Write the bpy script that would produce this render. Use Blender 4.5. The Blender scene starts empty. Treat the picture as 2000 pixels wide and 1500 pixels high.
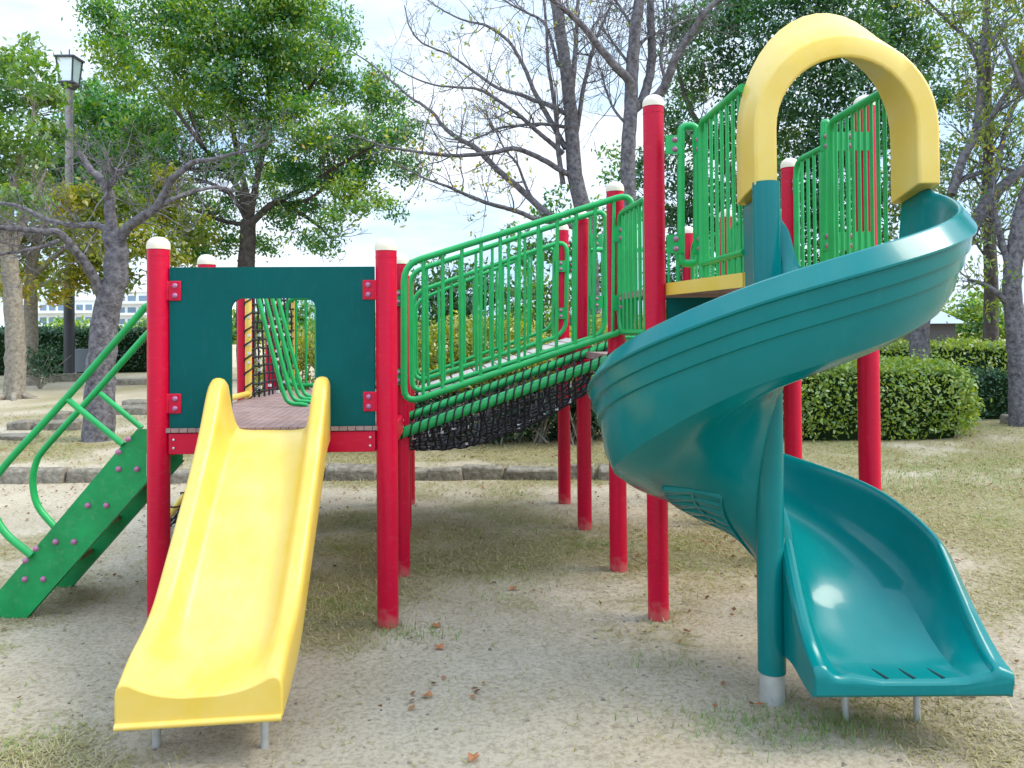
import bpy, math, random
import numpy as np
from mathutils import Vector, Matrix

S = bpy.context.scene
COL = S.collection
R_ = math.radians

# ------------------------------------------------------------------ camera
CAM = np.array([0.0, 0.0, 1.56]); FPX = 1500.0; PX0, PY0 = 1000.0, 627.0
_p = R_(0.8); _r = 0.0075
_F = np.array([0, math.cos(_p), math.sin(_p)])
_R = np.array([1.0, 0, 0]); _U = np.cross(_R, _F)
CR = math.cos(_r) * _R - math.sin(_r) * _U
CU = math.sin(_r) * _R + math.cos(_r) * _U
cam_d = bpy.data.cameras.new("camera")
cam = bpy.data.objects.new("camera", cam_d); COL.objects.link(cam)
cam_d.sensor_width = 36.0; cam_d.lens = 27.0
cam_d.shift_y = -(750.0 - PY0) / 2000.0
cam_d.clip_start = 0.05; cam_d.clip_end = 2000
cam.matrix_world = Matrix(((CR[0], CU[0], -_F[0], CAM[0]), (CR[1], CU[1], -_F[1], CAM[1]),
                           (CR[2], CU[2], -_F[2], CAM[2]), (0, 0, 0, 1)))
S.camera = cam

def at(px, py, Z):
    """world point seen at photo pixel px,py at depth Z"""
    return CAM + Z * (_F + (px - PX0) / FPX * CR - (py - PY0) / FPX * CU)

# ------------------------------------------------------------------ world, sun, exposure
SUN_AZ, SUN_EL = 92.0, 46.0
w = bpy.data.worlds.new("World"); S.world = w; w.use_nodes = True
nt = w.node_tree; nt.nodes.clear()
o_ = nt.nodes.new("ShaderNodeOutputWorld"); bg = nt.nodes.new("ShaderNodeBackground")
sky = nt.nodes.new("ShaderNodeTexSky"); sky.sky_type = 'NISHITA'; sky.sun_disc = False
sky.sun_elevation = R_(SUN_EL); sky.sun_rotation = R_(SUN_AZ); sky.air_density = 1.0; sky.dust_density = 1.5
tc = nt.nodes.new("ShaderNodeTexCoord"); mp = nt.nodes.new("ShaderNodeMapping")
mp.inputs['Scale'].default_value = (1.0, 1.0, 3.2)
n1 = nt.nodes.new("ShaderNodeTexNoise"); n1.inputs['Scale'].default_value = 2.3
n1.inputs['Detail'].default_value = 7; n1.inputs['Roughness'].default_value = 0.58
rp = nt.nodes.new("ShaderNodeValToRGB")
rp.color_ramp.elements[0].position = 0.40; rp.color_ramp.elements[1].position = 0.66
mx = nt.nodes.new("ShaderNodeMix"); mx.data_type = 'RGBA'
mx.inputs[7].default_value = (7.8, 8.2, 8.7, 1)
gm = nt.nodes.new("ShaderNodeMix"); gm.data_type = 'RGBA'; gm.inputs[0].default_value = 0.75
gm.inputs[7].default_value = (3.9, 6.1, 8.6, 1)
nt.links.new(tc.outputs['Generated'], mp.inputs[0]); nt.links.new(mp.outputs[0], n1.inputs[0])
nt.links.new(n1.outputs[0], rp.inputs[0]); nt.links.new(rp.outputs[0], mx.inputs[0])
nt.links.new(sky.outputs[0], gm.inputs[6]); nt.links.new(gm.outputs[2], mx.inputs[6])
# sky boosted overhead and behind the camera, added to fill shade
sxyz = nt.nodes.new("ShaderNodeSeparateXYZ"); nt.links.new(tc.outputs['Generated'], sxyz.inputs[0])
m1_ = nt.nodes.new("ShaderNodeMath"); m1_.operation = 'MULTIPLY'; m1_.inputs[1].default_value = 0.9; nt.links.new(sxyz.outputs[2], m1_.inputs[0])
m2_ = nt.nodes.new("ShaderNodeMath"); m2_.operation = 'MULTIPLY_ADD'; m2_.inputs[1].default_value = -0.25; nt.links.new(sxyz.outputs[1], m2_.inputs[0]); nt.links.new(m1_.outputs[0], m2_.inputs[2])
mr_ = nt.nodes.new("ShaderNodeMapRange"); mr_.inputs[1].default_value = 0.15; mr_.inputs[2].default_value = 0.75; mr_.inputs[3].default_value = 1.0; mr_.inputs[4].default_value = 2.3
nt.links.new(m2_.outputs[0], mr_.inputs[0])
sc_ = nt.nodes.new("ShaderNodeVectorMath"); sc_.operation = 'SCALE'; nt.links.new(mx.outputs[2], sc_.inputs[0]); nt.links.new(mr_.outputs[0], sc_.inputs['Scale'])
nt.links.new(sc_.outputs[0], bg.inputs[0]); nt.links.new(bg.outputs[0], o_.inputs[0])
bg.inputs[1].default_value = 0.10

sl = bpy.data.lights.new("sun", 'SUN'); sl.energy = 2.4; sl.angle = R_(30.0); sl.color = (1.0, 0.93, 0.80)
so = bpy.data.objects.new("sun", sl); COL.objects.link(so)
_a, _e = R_(SUN_AZ), R_(SUN_EL)
so.rotation_euler = Vector((math.sin(_a) * math.cos(_e), math.cos(_a) * math.cos(_e), math.sin(_e))).to_track_quat('Z', 'Y').to_euler()
so.location = (20, 12, 20)
S.view_settings.view_transform = 'Standard'; S.view_settings.look = 'None'
S.view_settings.gamma = 1; S.view_settings.exposure = 0.78

# ------------------------------------------------------------------ materials
def mat(name, col, rough=0.5, spec=0.5, coat=0.0, var=0.0, vscale=3.0, bump=0.0, bscale=60.0, metal=0.0, col2=None, coatr=0.1, scuff=None, dirt=0.0):
    m = bpy.data.materials.new(name); m.use_nodes = True
    t = m.node_tree; b = t.nodes['Principled BSDF']
    b.inputs['Base Color'].default_value = (*col, 1); b.inputs['Roughness'].default_value = rough
    b.inputs['Specular IOR Level'].default_value = spec; b.inputs['Metallic'].default_value = metal
    b.inputs['Coat Weight'].default_value = coat; b.inputs['Coat Roughness'].default_value = coatr
    tcn = t.nodes.new("ShaderNodeTexCoord")
    if var or col2:
        n = t.nodes.new("ShaderNodeTexNoise"); n.inputs['Scale'].default_value = vscale; n.inputs['Detail'].default_value = 6
        n.inputs['Roughness'].default_value = 0.65
        t.links.new(tcn.outputs['Object'], n.inputs[0])
        r = t.nodes.new("ShaderNodeValToRGB")
        c2 = col2 if col2 else tuple(min(1, c * (1 + var)) for c in col)
        c1 = col if col2 else tuple(c * (1 - var) for c in col)
        r.color_ramp.elements[0].position = 0.35; r.color_ramp.elements[1].position = 0.68
        r.color_ramp.elements[0].color = (*c1, 1); r.color_ramp.elements[1].color = (*c2, 1)
        t.links.new(n.outputs[0], r.inputs[0]); t.links.new(r.outputs[0], b.inputs['Base Color'])
        mr = t.nodes.new("ShaderNodeMapRange"); mr.inputs[3].default_value = rough * 0.8; mr.inputs[4].default_value = min(1, rough * 1.3)
        t.links.new(n.outputs[0], mr.inputs[0]); t.links.new(mr.outputs[0], b.inputs['Roughness'])
    if scuff:
        # scratches and dull dusty patches, stretched along the sliding direction
        sc, stretch, amt = scuff
        src = b.inputs['Base Color'].links[0].from_socket if b.inputs['Base Color'].links else None
        mpn = t.nodes.new("ShaderNodeMapping"); mpn.inputs['Scale'].default_value = stretch; t.links.new(tcn.outputs['Object'], mpn.inputs[0])
        n3 = t.nodes.new("ShaderNodeTexNoise"); n3.inputs['Scale'].default_value = 6; n3.inputs['Detail'].default_value = 9; n3.inputs['Roughness'].default_value = 0.72
        t.links.new(mpn.outputs[0], n3.inputs[0])
        r3 = t.nodes.new("ShaderNodeMapRange"); r3.inputs[1].default_value = 0.54; r3.inputs[2].default_value = 0.78; r3.inputs[4].default_value = amt
        t.links.new(n3.outputs[0], r3.inputs[0])
        m3 = t.nodes.new("ShaderNodeMix"); m3.data_type = 'RGBA'; m3.inputs[6].default_value = (*col, 1); m3.inputs[7].default_value = (*sc, 1)
        t.links.new(r3.outputs[0], m3.inputs[0])
        if src: t.links.new(src, m3.inputs[6])
        t.links.new(m3.outputs[2], b.inputs['Base Color'])
    if dirt:
        # soil splashed on the lowest decimetre
        src = b.inputs['Base Color'].links[0].from_socket
        sx = t.nodes.new("ShaderNodeSeparateXYZ"); t.links.new(tcn.outputs['Object'], sx.inputs[0])
        n4 = t.nodes.new("ShaderNodeTexNoise"); n4.inputs['Scale'].default_value = 22; n4.inputs['Detail'].default_value = 6; t.links.new(tcn.outputs['Object'], n4.inputs[0])
        a4 = t.nodes.new("ShaderNodeMath"); a4.operation = 'MULTIPLY_ADD'; a4.inputs[1].default_value = -0.22; t.links.new(n4.outputs[0], a4.inputs[0]); t.links.new(sx.outputs[2], a4.inputs[2])
        r4 = t.nodes.new("ShaderNodeMapRange"); r4.inputs[1].default_value = -0.11; r4.inputs[2].default_value = -0.02; r4.inputs[3].default_value = dirt; r4.inputs[4].default_value = 0.0
        t.links.new(a4.outputs[0], r4.inputs[0])
        m4 = t.nodes.new("ShaderNodeMix"); m4.data_type = 'RGBA'; m4.inputs[7].default_value = (0.33, 0.27, 0.2, 1)
        t.links.new(r4.outputs[0], m4.inputs[0]); t.links.new(src, m4.inputs[6]); t.links.new(m4.outputs[2], b.inputs['Base Color'])
    if bump:
        n2 = t.nodes.new("ShaderNodeTexNoise"); n2.inputs['Scale'].default_value = bscale; n2.inputs['Detail'].default_value = 5
        t.links.new(tcn.outputs['Object'], n2.inputs[0])
        bp = t.nodes.new("ShaderNodeBump"); bp.inputs['Strength'].default_value = bump; bp.inputs['Distance'].default_value = 0.02
        t.links.new(n2.outputs[0], bp.inputs['Height']); t.links.new(bp.outputs[0], b.inputs['Normal'])
    return m

def leafmat(name, stops, trans=0.35, gloss=0.05):
    """leaf colours picked by the per-leaf attribute tone"""
    m = bpy.data.materials.new(name); m.use_nodes = True
    t = m.node_tree; t.nodes.clear()
    out = t.nodes.new("ShaderNodeOutputMaterial")
    a = t.nodes.new("ShaderNodeAttribute"); a.attribute_name = "tone"
    r = t.nodes.new("ShaderNodeValToRGB"); cr = r.color_ramp
    while len(cr.elements) < len(stops): cr.elements.new(0.5)
    for e, (p, c) in zip(cr.elements, stops): e.position = p; e.color = (*c, 1)
    t.links.new(a.outputs['Fac'], r.inputs[0])
    d = t.nodes.new("ShaderNodeBsdfDiffuse"); tr = t.nodes.new("ShaderNodeBsdfTranslucent"); g = t.nodes.new("ShaderNodeBsdfGlossy")
    g.inputs['Roughness'].default_value = 0.45; g.inputs['Color'].default_value = (0.9, 0.95, 1, 1)
    mul = t.nodes.new("ShaderNodeMix"); mul.data_type = 'RGBA'; mul.blend_type = 'MULTIPLY'; mul.inputs[0].default_value = 1
    mul.inputs[7].default_value = (2.1, 1.95, 0.4, 1)
    t.links.new(r.outputs[0], d.inputs[0]); t.links.new(r.outputs[0], mul.inputs[6]); t.links.new(mul.outputs[2], tr.inputs[0])
    m1 = t.nodes.new("ShaderNodeMixShader"); m1.inputs[0].default_value = trans
    t.links.new(d.outputs[0], m1.inputs[1]); t.links.new(tr.outputs[0], m1.inputs[2])
    m2 = t.nodes.new("ShaderNodeMixShader"); m2.inputs[0].default_value = gloss
    t.links.new(m1.outputs[0], m2.inputs[1]); t.links.new(g.outputs[0], m2.inputs[2]); t.links.new(m2.outputs[0], out.inputs[0])
    return m

RED = mat("red_paint", (0.46, 0.0008, 0.027), 0.36, 0.20, 0.06, var=0.10, vscale=2.5, scuff=((0.42, 0.08, 0.09), (3, 3, 9), 0.3), dirt=0.3)
CAPM = mat("cream_plastic", (0.62, 0.55, 0.44), 0.45, 0.35, var=0.08)
TEAL = mat("teal_plastic", (0.0, 0.140, 0.140), 0.21, 0.20, 0.10, var=0.07, vscale=2.0, coatr=0.05, scuff=((0.03, 0.21, 0.21), (5, 1.2, 1.2), 0.22))
YEL = mat("yellow_plastic", (0.60, 0.405, 0.050), 0.36, 0.35, 0.12, coatr=0.2, col2=(0.64, 0.46, 0.12), vscale=3.0, scuff=((0.56, 0.45, 0.22), (7, 0.8, 0.8), 0.4))
GRN = mat("green_paint", (0.006, 0.300, 0.070), 0.34, 0.35, 0.12, var=0.14, vscale=5)
GRNP = mat("green_plate_paint", (0.004, 0.225, 0.060), 0.42, 0.3, 0.06, var=0.2, vscale=5, scuff=((0.13, 0.26, 0.13), (4, 4, 4), 0.5))
DKG = mat("dark_green_board", (0.0, 0.072, 0.069), 0.5, 0.10, 0.0, var=0.10, vscale=2.5, scuff=((0.03, 0.11, 0.105), (9, 9, 1.5), 0.3))
BOLT = mat("bolt_cap_mauve", (0.30, 0.10, 0.20), 0.35, 0.5, 0.2)
STEEL = mat("galvanised_steel", (0.50, 0.51, 0.50), 0.45, 0.5, metal=0.6, var=0.12, vscale=12)
ROPE = mat("black_rope", (0.018, 0.017, 0.022), 0.75, 0.3, bump=0.5, bscale=150)
ROPEC = mat("rope_clip_grey", (0.55, 0.55, 0.56), 0.4)
WOOD = mat("deck_planks", (0.20, 0.125, 0.110), 0.75, 0.2, col2=(0.30, 0.205, 0.185), vscale=9, bump=0.3, bscale=40)
PLANKG = mat("grey_ramp_planks", (0.34, 0.30, 0.29), 0.75, 0.3, col2=(0.47, 0.43, 0.41), vscale=9, bump=0.3)
STICK = mat("white_sticker", (0.8, 0.8, 0.8), 0.5)
SLOT = mat("drain_slot_shade", (0.0, 0.03, 0.035), 0.6)
TREADM = mat("worn_tread", (0.30, 0.17, 0.03), 0.7, col2=(0.05, 0.045, 0.03), vscale=7)
STONE = mat("kerb_stone", (0.13, 0.112, 0.085), 0.95, 0.1, col2=(0.29, 0.257, 0.205), vscale=11, bump=1.0, bscale=26)
BARK = mat("grey_bark", (0.06, 0.052, 0.058), 0.9, 0.2, col2=(0.20, 0.185, 0.195), vscale=14, bump=1.0, bscale=30)
BARKD = mat("dark_bark", (0.045, 0.036, 0.032), 0.9, 0.2, col2=(0.11, 0.09, 0.08), vscale=8, bump=0.8, bscale=24)
BARKT = mat("tan_bark", (0.15, 0.125, 0.095), 0.9, 0.2, col2=(0.30, 0.265, 0.215), vscale=14, bump=0.8, bscale=24)

CAMPH = leafmat("camphor_leaf", [(0, (0.008, 0.08, 0.040)), (0.42, (0.040, 0.155, 0.040)), (0.7, (0.16, 0.26, 0.025)), (1, (0.36, 0.40, 0.03))], 0.45)
DARKL = leafmat("dark_evergreen_leaf", [(0, (0.015, 0.065, 0.034)), (0.6, (0.045, 0.13, 0.05)), (1, (0.15, 0.23, 0.05))], 0.35)
LITL = leafmat("bright_green_leaf", [(0, (0.025, 0.10, 0.03)), (0.5, (0.08, 0.18, 0.035)), (1, (0.2, 0.28, 0.05))], 0.4)
YLL = leafmat("yellowing_leaf", [(0, (0.07, 0.15, 0.02)), (0.4, (0.18, 0.24, 0.025)), (0.75, (0.36, 0.31, 0.03)), (1, (0.50, 0.28, 0.03))], 0.45)
HEDGEL = leafmat("hedge_leaf", [(0, (0.035, 0.09, 0.02)), (0.5, (0.13, 0.22, 0.035)), (1, (0.33, 0.38, 0.06))], 0.4, 0.05)
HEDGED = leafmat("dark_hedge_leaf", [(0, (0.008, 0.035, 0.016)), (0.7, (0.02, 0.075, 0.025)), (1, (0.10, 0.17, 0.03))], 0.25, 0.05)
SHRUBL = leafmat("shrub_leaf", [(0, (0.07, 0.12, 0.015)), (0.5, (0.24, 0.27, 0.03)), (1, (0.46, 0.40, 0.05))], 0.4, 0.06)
DRYL = leafmat("dry_leaf", [(0, (0.10, 0.045, 0.02)), (0.5, (0.21, 0.10, 0.04)), (0.85, (0.33, 0.13, 0.05)), (1, (0.40, 0.09, 0.03))], 0.15, 0.03)
GRASSM = leafmat("dry_grass", [(0, (0.20, 0.165, 0.085)), (0.4, (0.34, 0.29, 0.16)), (0.66, (0.25, 0.245, 0.085)), (0.85, (0.14, 0.20, 0.04)), (1, (0.10, 0.21, 0.025))], 0.2, 0.03)
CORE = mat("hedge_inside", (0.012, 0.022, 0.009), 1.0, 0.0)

# ------------------------------------------------------------------ mesh builder
def v3(p): return np.asarray(p, float)

def tag(o, label=None, cat=None, group=None, kind=None):
    if label: o["label"] = label
    if cat: o["category"] = cat
    if group: o["group"] = group
    if kind: o["kind"] = kind
    return o

def empty(name, loc, label=None, cat=None, group=None):
    o = bpy.data.objects.new(name, None); COL.objects.link(o); o.location = tuple(loc); o.empty_display_size = 0.2
    return tag(o, label, cat, group)

class MB:
    def __init__(s): s.v = []; s.f = []; s.m = []; s.mi = 0
    def add(s, vs, fs):
        b = len(s.v); s.v.extend([tuple(map(float, q)) for q in vs])
        for f in fs: s.f.append([b + i for i in f]); s.m.append(s.mi)
    def tube(s, pts, r, n=10, closed=False, cap=True):
        P = [v3(p) for p in pts]; k = len(P)
        rr = [r] * k if np.isscalar(r) else list(r)
        T = []
        for i in range(k):
            if closed: t = P[(i + 1) % k] - P[i - 1]
            else: t = P[min(i + 1, k - 1)] - P[max(i - 1, 0)]
            T.append(t / (np.linalg.norm(t) + 1e-12))
        ref = np.array([0, 0, 1.0]) if abs(T[0][2]) < 0.9 else np.array([1.0, 0, 0])
        a = np.cross(T[0], ref); a /= np.linalg.norm(a)
        vs = []; 
        for i in range(k):
            a = a - T[i] * a.dot(T[i]); a /= (np.linalg.norm(a) + 1e-12)
            b = np.cross(T[i], a)
            for j in range(n):
                q = 2 * math.pi * j / n
                vs.append(P[i] + rr[i] * (math.cos(q) * a + math.sin(q) * b))
        fs = []
        for i in range(k if closed else k - 1):
            i2 = (i + 1) % k
            for j in range(n):
                j2 = (j + 1) % n
                fs.append([i * n + j, i * n + j2, i2 * n + j2, i2 * n + j])
        if cap and not closed:
            fs.append(list(range(n))[::-1]); fs.append([(k - 1) * n + j for j in range(n)])
        s.add(vs, fs)
    def box(s, c, size, ax=None):
        c = v3(c); A = np.eye(3) if ax is None else np.array(ax, float)
        h = np.array(size) / 2.0; vs = []
        for x in (-1, 1):
            for y in (-1, 1):
                for z in (-1, 1): vs.append(c + x * h[0] * A[0] + y * h[1] * A[1] + z * h[2] * A[2])
        s.add(vs, [[0, 1, 3, 2], [4, 6, 7, 5], [0, 4, 5, 1], [2, 3, 7, 6], [0, 2, 6, 4], [1, 5, 7, 3]])
    def prism(s, poly, off):
        """3-D polygon extruded by off"""
        n = len(poly); off = v3(off)
        vs = [v3(p) for p in poly] + [v3(p) + off for p in poly]
        s.add(vs, [list(range(n))[::-1], list(range(n, 2 * n))] + [[i, (i + 1) % n, n + (i + 1) % n, n + i] for i in range(n)])
    def loft(s, rings, cap=True, closed=False):
        n = len(rings[0]); vs = [p for r in rings for p in r]; k = len(rings); fs = []
        for i in range(k if closed else k - 1):
            i2 = (i + 1) % k
            for j in range(n):
                j2 = (j + 1) % n
                fs.append([i * n + j, i * n + j2, i2 * n + j2, i2 * n + j])
        if cap and not closed:
            fs.append(list(range(n))[::-1]); fs.append([(k - 1) * n + j for j in range(n)])
        s.add(vs, fs)
    def dome(s, c, d, r, h=None, n=10, m=4):
        c = v3(c); d = v3(d); d = d / np.linalg.norm(d); h = r if h is None else h
        ref = np.array([0, 0, 1.0]) if abs(d[2]) < 0.9 else np.array([1.0, 0, 0])
        a = np.cross(d, ref); a /= np.linalg.norm(a); b = np.cross(d, a)
        rings = []
        for i in range(m):
            q = math.pi / 2 * i / m
            rings.append([c + d * h * math.sin(q) + r * math.cos(q) * (math.cos(2 * math.pi * j / n) * a + math.sin(2 * math.pi * j / n) * b) for j in range(n)])
        vs = [p for rr in rings for p in rr] + [c + d * h]; fs = []
        for i in range(m - 1):
            for j in range(n): fs.append([i * n + j, i * n + (j + 1) % n, (i + 1) * n + (j + 1) % n, (i + 1) * n + j])
        for j in range(n): fs.append([(m - 1) * n + j, (m - 1) * n + (j + 1) % n, m * n])
        fs.append(list(range(n))[::-1])
        s.add(vs, fs)
    def build(s, name, mats, parent=None, smooth=35, bevel=0, bseg=2, loc=None):
        me = bpy.data.meshes.new(name)
        V = np.array(s.v, float).reshape(-1, 3)
        org = np.zeros(3)
        if loc is not None: org = v3(loc)
        me.from_pydata([tuple(q) for q in V - org], [], s.f)
        for m in (mats if isinstance(mats, (list, tuple)) else [mats]): me.materials.append(m)
        me.polygons.foreach_set("material_index", s.m)
        if smooth:
            me.polygons.foreach_set("use_smooth", [True] * len(s.f))
            me.update(); me.set_sharp_from_angle(angle=R_(smooth))
        me.update()
        o = bpy.data.objects.new(name, me); COL.objects.link(o); o.location = tuple(org)
        if parent is not None:
            o.parent = parent
            o.location = tuple(org - v3(world_loc(parent)))
        if bevel:
            b = o.modifiers.new("bevel", 'BEVEL'); b.width = bevel; b.segments = bseg; b.limit_method = 'ANGLE'; b.angle_limit = R_(40)
        return o

def world_loc(o):
    l = Vector((0, 0, 0))
    while o is not None: l = l + o.location; o = o.parent
    return (l.x, l.y, l.z)

def quads_mesh(name, V, tones, m, parent=None, extra=None):
    """V: (N,4,3) quads as one mesh; tones (N,)"""
    N = len(V)
    ev, ef = (np.zeros((0, 3)), []) if extra is None else extra
    ne = len(ef); nl = sum(len(f) for f in ef)
    me = bpy.data.meshes.new(name)
    par = np.zeros(3) if parent is None else v3(world_loc(parent))
    allv = np.concatenate([V.reshape(-1, 3), np.asarray(ev, float).reshape(-1, 3)]) - par
    me.vertices.add(len(allv)); me.vertices.foreach_set("co", allv.astype(np.float32).ravel())
    li = np.concatenate([np.arange(4 * N), np.array([4 * N + i for f in ef for i in f], int)]).astype(np.int32)
    me.loops.add(len(li)); me.loops.foreach_set("vertex_index", li)
    me.polygons.add(N + ne)
    st = list(4 * N + np.cumsum([0] + [len(f) for f in ef])[:-1]) if ne else []
    me.polygons.foreach_set("loop_start", np.concatenate([np.arange(N) * 4, np.array(st, int)]).astype(np.int32))
    for mm in (m if isinstance(m, (list, tuple)) else [m]): me.materials.append(mm)
    if ne: me.polygons.foreach_set("material_index", np.concatenate([np.zeros(N, int), np.ones(ne, int)]).astype(np.int32))
    me.update(calc_edges=True)
    at_ = me.attributes.new("tone", 'FLOAT', 'FACE')
    at_.data.foreach_set("value", np.concatenate([tones, np.zeros(ne)]).astype(np.float32))
    o = bpy.data.objects.new(name, me); COL.objects.link(o)
    if parent is not None: o.parent = parent
    return o

def unit(a): return a / (np.linalg.norm(a, axis=-1, keepdims=True) + 1e-9)

def leaf_quads(c, L, W, rng, up=0.5, out=None, droop=0.3):
    N = len(c)
    a = rng.normal(size=(N, 3)); a[:, 2] -= droop; a = unit(a)
    nrm = rng.normal(size=(N, 3)); nrm[:, 2] += up * 2
    if out is not None: nrm += out * 1.2
    b = unit(np.cross(nrm, a)); n = np.cross(a, b)
    L = (L * rng.uniform(0.65, 1.25, N))[:, None]; W = (W * rng.uniform(0.7, 1.2, N))[:, None]
    p0 = c - a * L * 0.5; p2 = c + a * L * 0.5
    mid = c + n * L * 0.08
    return np.stack([p0, mid + b * W * 0.5, p2, mid - b * W * 0.5], 1)

def catmull(pts, per=5):
    P = [v3(p) for p in pts]
    if len(P) < 3: return [P[0] + (P[-1] - P[0]) * t for t in np.linspace(0, 1, per + 1)]
    Q = [2 * P[0] - P[1]] + P + [2 * P[-1] - P[-2]]; out = []
    for i in range(1, len(Q) - 2):
        for t in np.linspace(0, 1, per, endpoint=False):
            a, b, c, d = Q[i - 1], Q[i], Q[i + 1], Q[i + 2]
            out.append(0.5 * (2 * b + (c - a) * t + (2 * a - 5 * b + 4 * c - d) * t * t + (3 * b - a - 3 * c + d) * t ** 3))
    out.append(P[-1]); return out

def rounded(poly, r, seg=5):
    """closed polygon with its corners rounded, 3-D"""
    n = len(poly); out = []
    for i in range(n):
        p = v3(poly[i]); a = v3(poly[i - 1]) - p; b = v3(poly[(i + 1) % n]) - p
        la, lb = np.linalg.norm(a), np.linalg.norm(b); rr = min(r, la * 0.45, lb * 0.45)
        p0 = p + a / la * rr; p1 = p + b / lb * rr
        for t in np.linspace(0, 1, seg + 1): out.append((1 - t) ** 2 * p0 + 2 * t * (1 - t) * p + t * t * p1)
    return out

def arc_table(tab, s): return float(np.interp(s, [a for a, b in tab], [b for a, b in tab]))

# value noise for layout
_rs = np.random.RandomState(5); _G = _rs.rand(64, 64)
def vnoise(x, y, sc):
    x = np.asarray(x, float) * sc + 1000; y = np.asarray(y, float) * sc + 1000
    xi = np.floor(x).astype(int); yi = np.floor(y).astype(int); fx = x - xi; fy = y - yi
    fx = fx * fx * (3 - 2 * fx); fy = fy * fy * (3 - 2 * fy)
    g = lambda i, j: _G[i % 64, j % 64]
    return (g(xi, yi) * (1 - fx) + g(xi + 1, yi) * fx) * (1 - fy) + (g(xi, yi + 1) * (1 - fx) + g(xi + 1, yi + 1) * fx) * fy
def fbm(x, y, sc): return (vnoise(x, y, sc) * 0.5 + vnoise(x, y, sc * 2.1) * 0.27 + vnoise(x, y, sc * 4.3) * 0.15 + vnoise(x, y, sc * 9) * 0.08)
def sm(a, b, x): t = np.clip((np.asarray(x, float) - a) / (b - a), 0, 1); return t * t * (3 - 2 * t)

KERB_Y = 8.2
def gh(x, y):
    side = 1 - sm(1.7, 2.5, x); left = 1 - sm(-1.0, 2.0, x)
    h = 0.15 * sm(KERB_Y + 0.02, KERB_Y + 0.12, y) * side
    h = h + 0.026 * np.clip(np.asarray(y, float) - KERB_Y - 0.3, 0, 14) * left
    return h + (fbm(x, y, 0.9) - 0.5) * 0.05 * (1 + 0 * h)

# ------------------------------------------------------------------ ground
def axis(lo, hi, fine_lo, fine_hi, step, grow=1.25):
    a = list(np.arange(fine_lo, fine_hi + 1e-6, step)); d = step
    x = a[-1]
    while x < hi: d *= grow; x += d; a.append(x)
    x = a[0]; d = step
    while x > lo: d *= grow; x -= d; a.insert(0, x)
    return np.array(a)
gx = axis(-500, 500, -6, 8.5, 0.07); gy = axis(-60, 900, 1.8, 10, 0.07)
GX, GY = np.meshgrid(gx, gy)
def grass_mask(x, y):
    base = 0.62 * sm(3.3, 4.3, y + 0.5 * (vnoise(x, y, 0.8) - 0.5) * 2) * sm(-1.9, -1.1, x + 0.3 * y * 0.1)
    base = base + 0.25 * sm(2.2, 4.0, x) * sm(3.5, 7, y) - 0.25 * sm(6.6, 7.2, y) * (1 - sm(7.6, 8, y)) * (1 - sm(2, 3.5, x))
    base = base + 0.35 * sm(KERB_Y + .1, KERB_Y + .6, y) * (1 - sm(-3, -1.5, x)) * (1 - sm(9, 10, y))
    base = base + 0.15 + 0.55 * sm(KERB_Y + .1, KERB_Y + .3, y) * (1 - sm(1.7, 2.2, x)) * (0.6 + 0.4 * sm(-3.2, -2.2, x))
    return np.clip(base * 0.70 - 0.02 + (fbm(x, y, 1.1) - 0.5) * 1.9, 0, 1)
GZ = gh(GX, GY)
GM = grass_mask(GX, GY)
nx, ny = len(gx), len(gy)
me = bpy.data.meshes.new("ground")
vv = np.stack([GX, GY, GZ], -1).reshape(-1, 3)
idx = np.arange(nx * ny).reshape(ny, nx)
ff = np.stack([idx[:-1, :-1], idx[:-1, 1:], idx[1:, 1:], idx[1:, :-1]], -1).reshape(-1, 4)
me.vertices.add(len(vv)); me.vertices.foreach_set("co", vv.astype(np.float32).ravel())
me.loops.add(ff.size); me.loops.foreach_set("vertex_index", ff.astype(np.int32).ravel())
me.polygons.add(len(ff)); me.polygons.foreach_set("loop_start", (np.arange(len(ff)) * 4).astype(np.int32))
me.update(calc_edges=True); me.polygons.foreach_set("use_smooth", np.ones(len(ff), bool))
ga = me.attributes.new("grass", 'FLOAT', 'POINT'); ga.data.foreach_set("value", GM.astype(np.float32).ravel())
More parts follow.
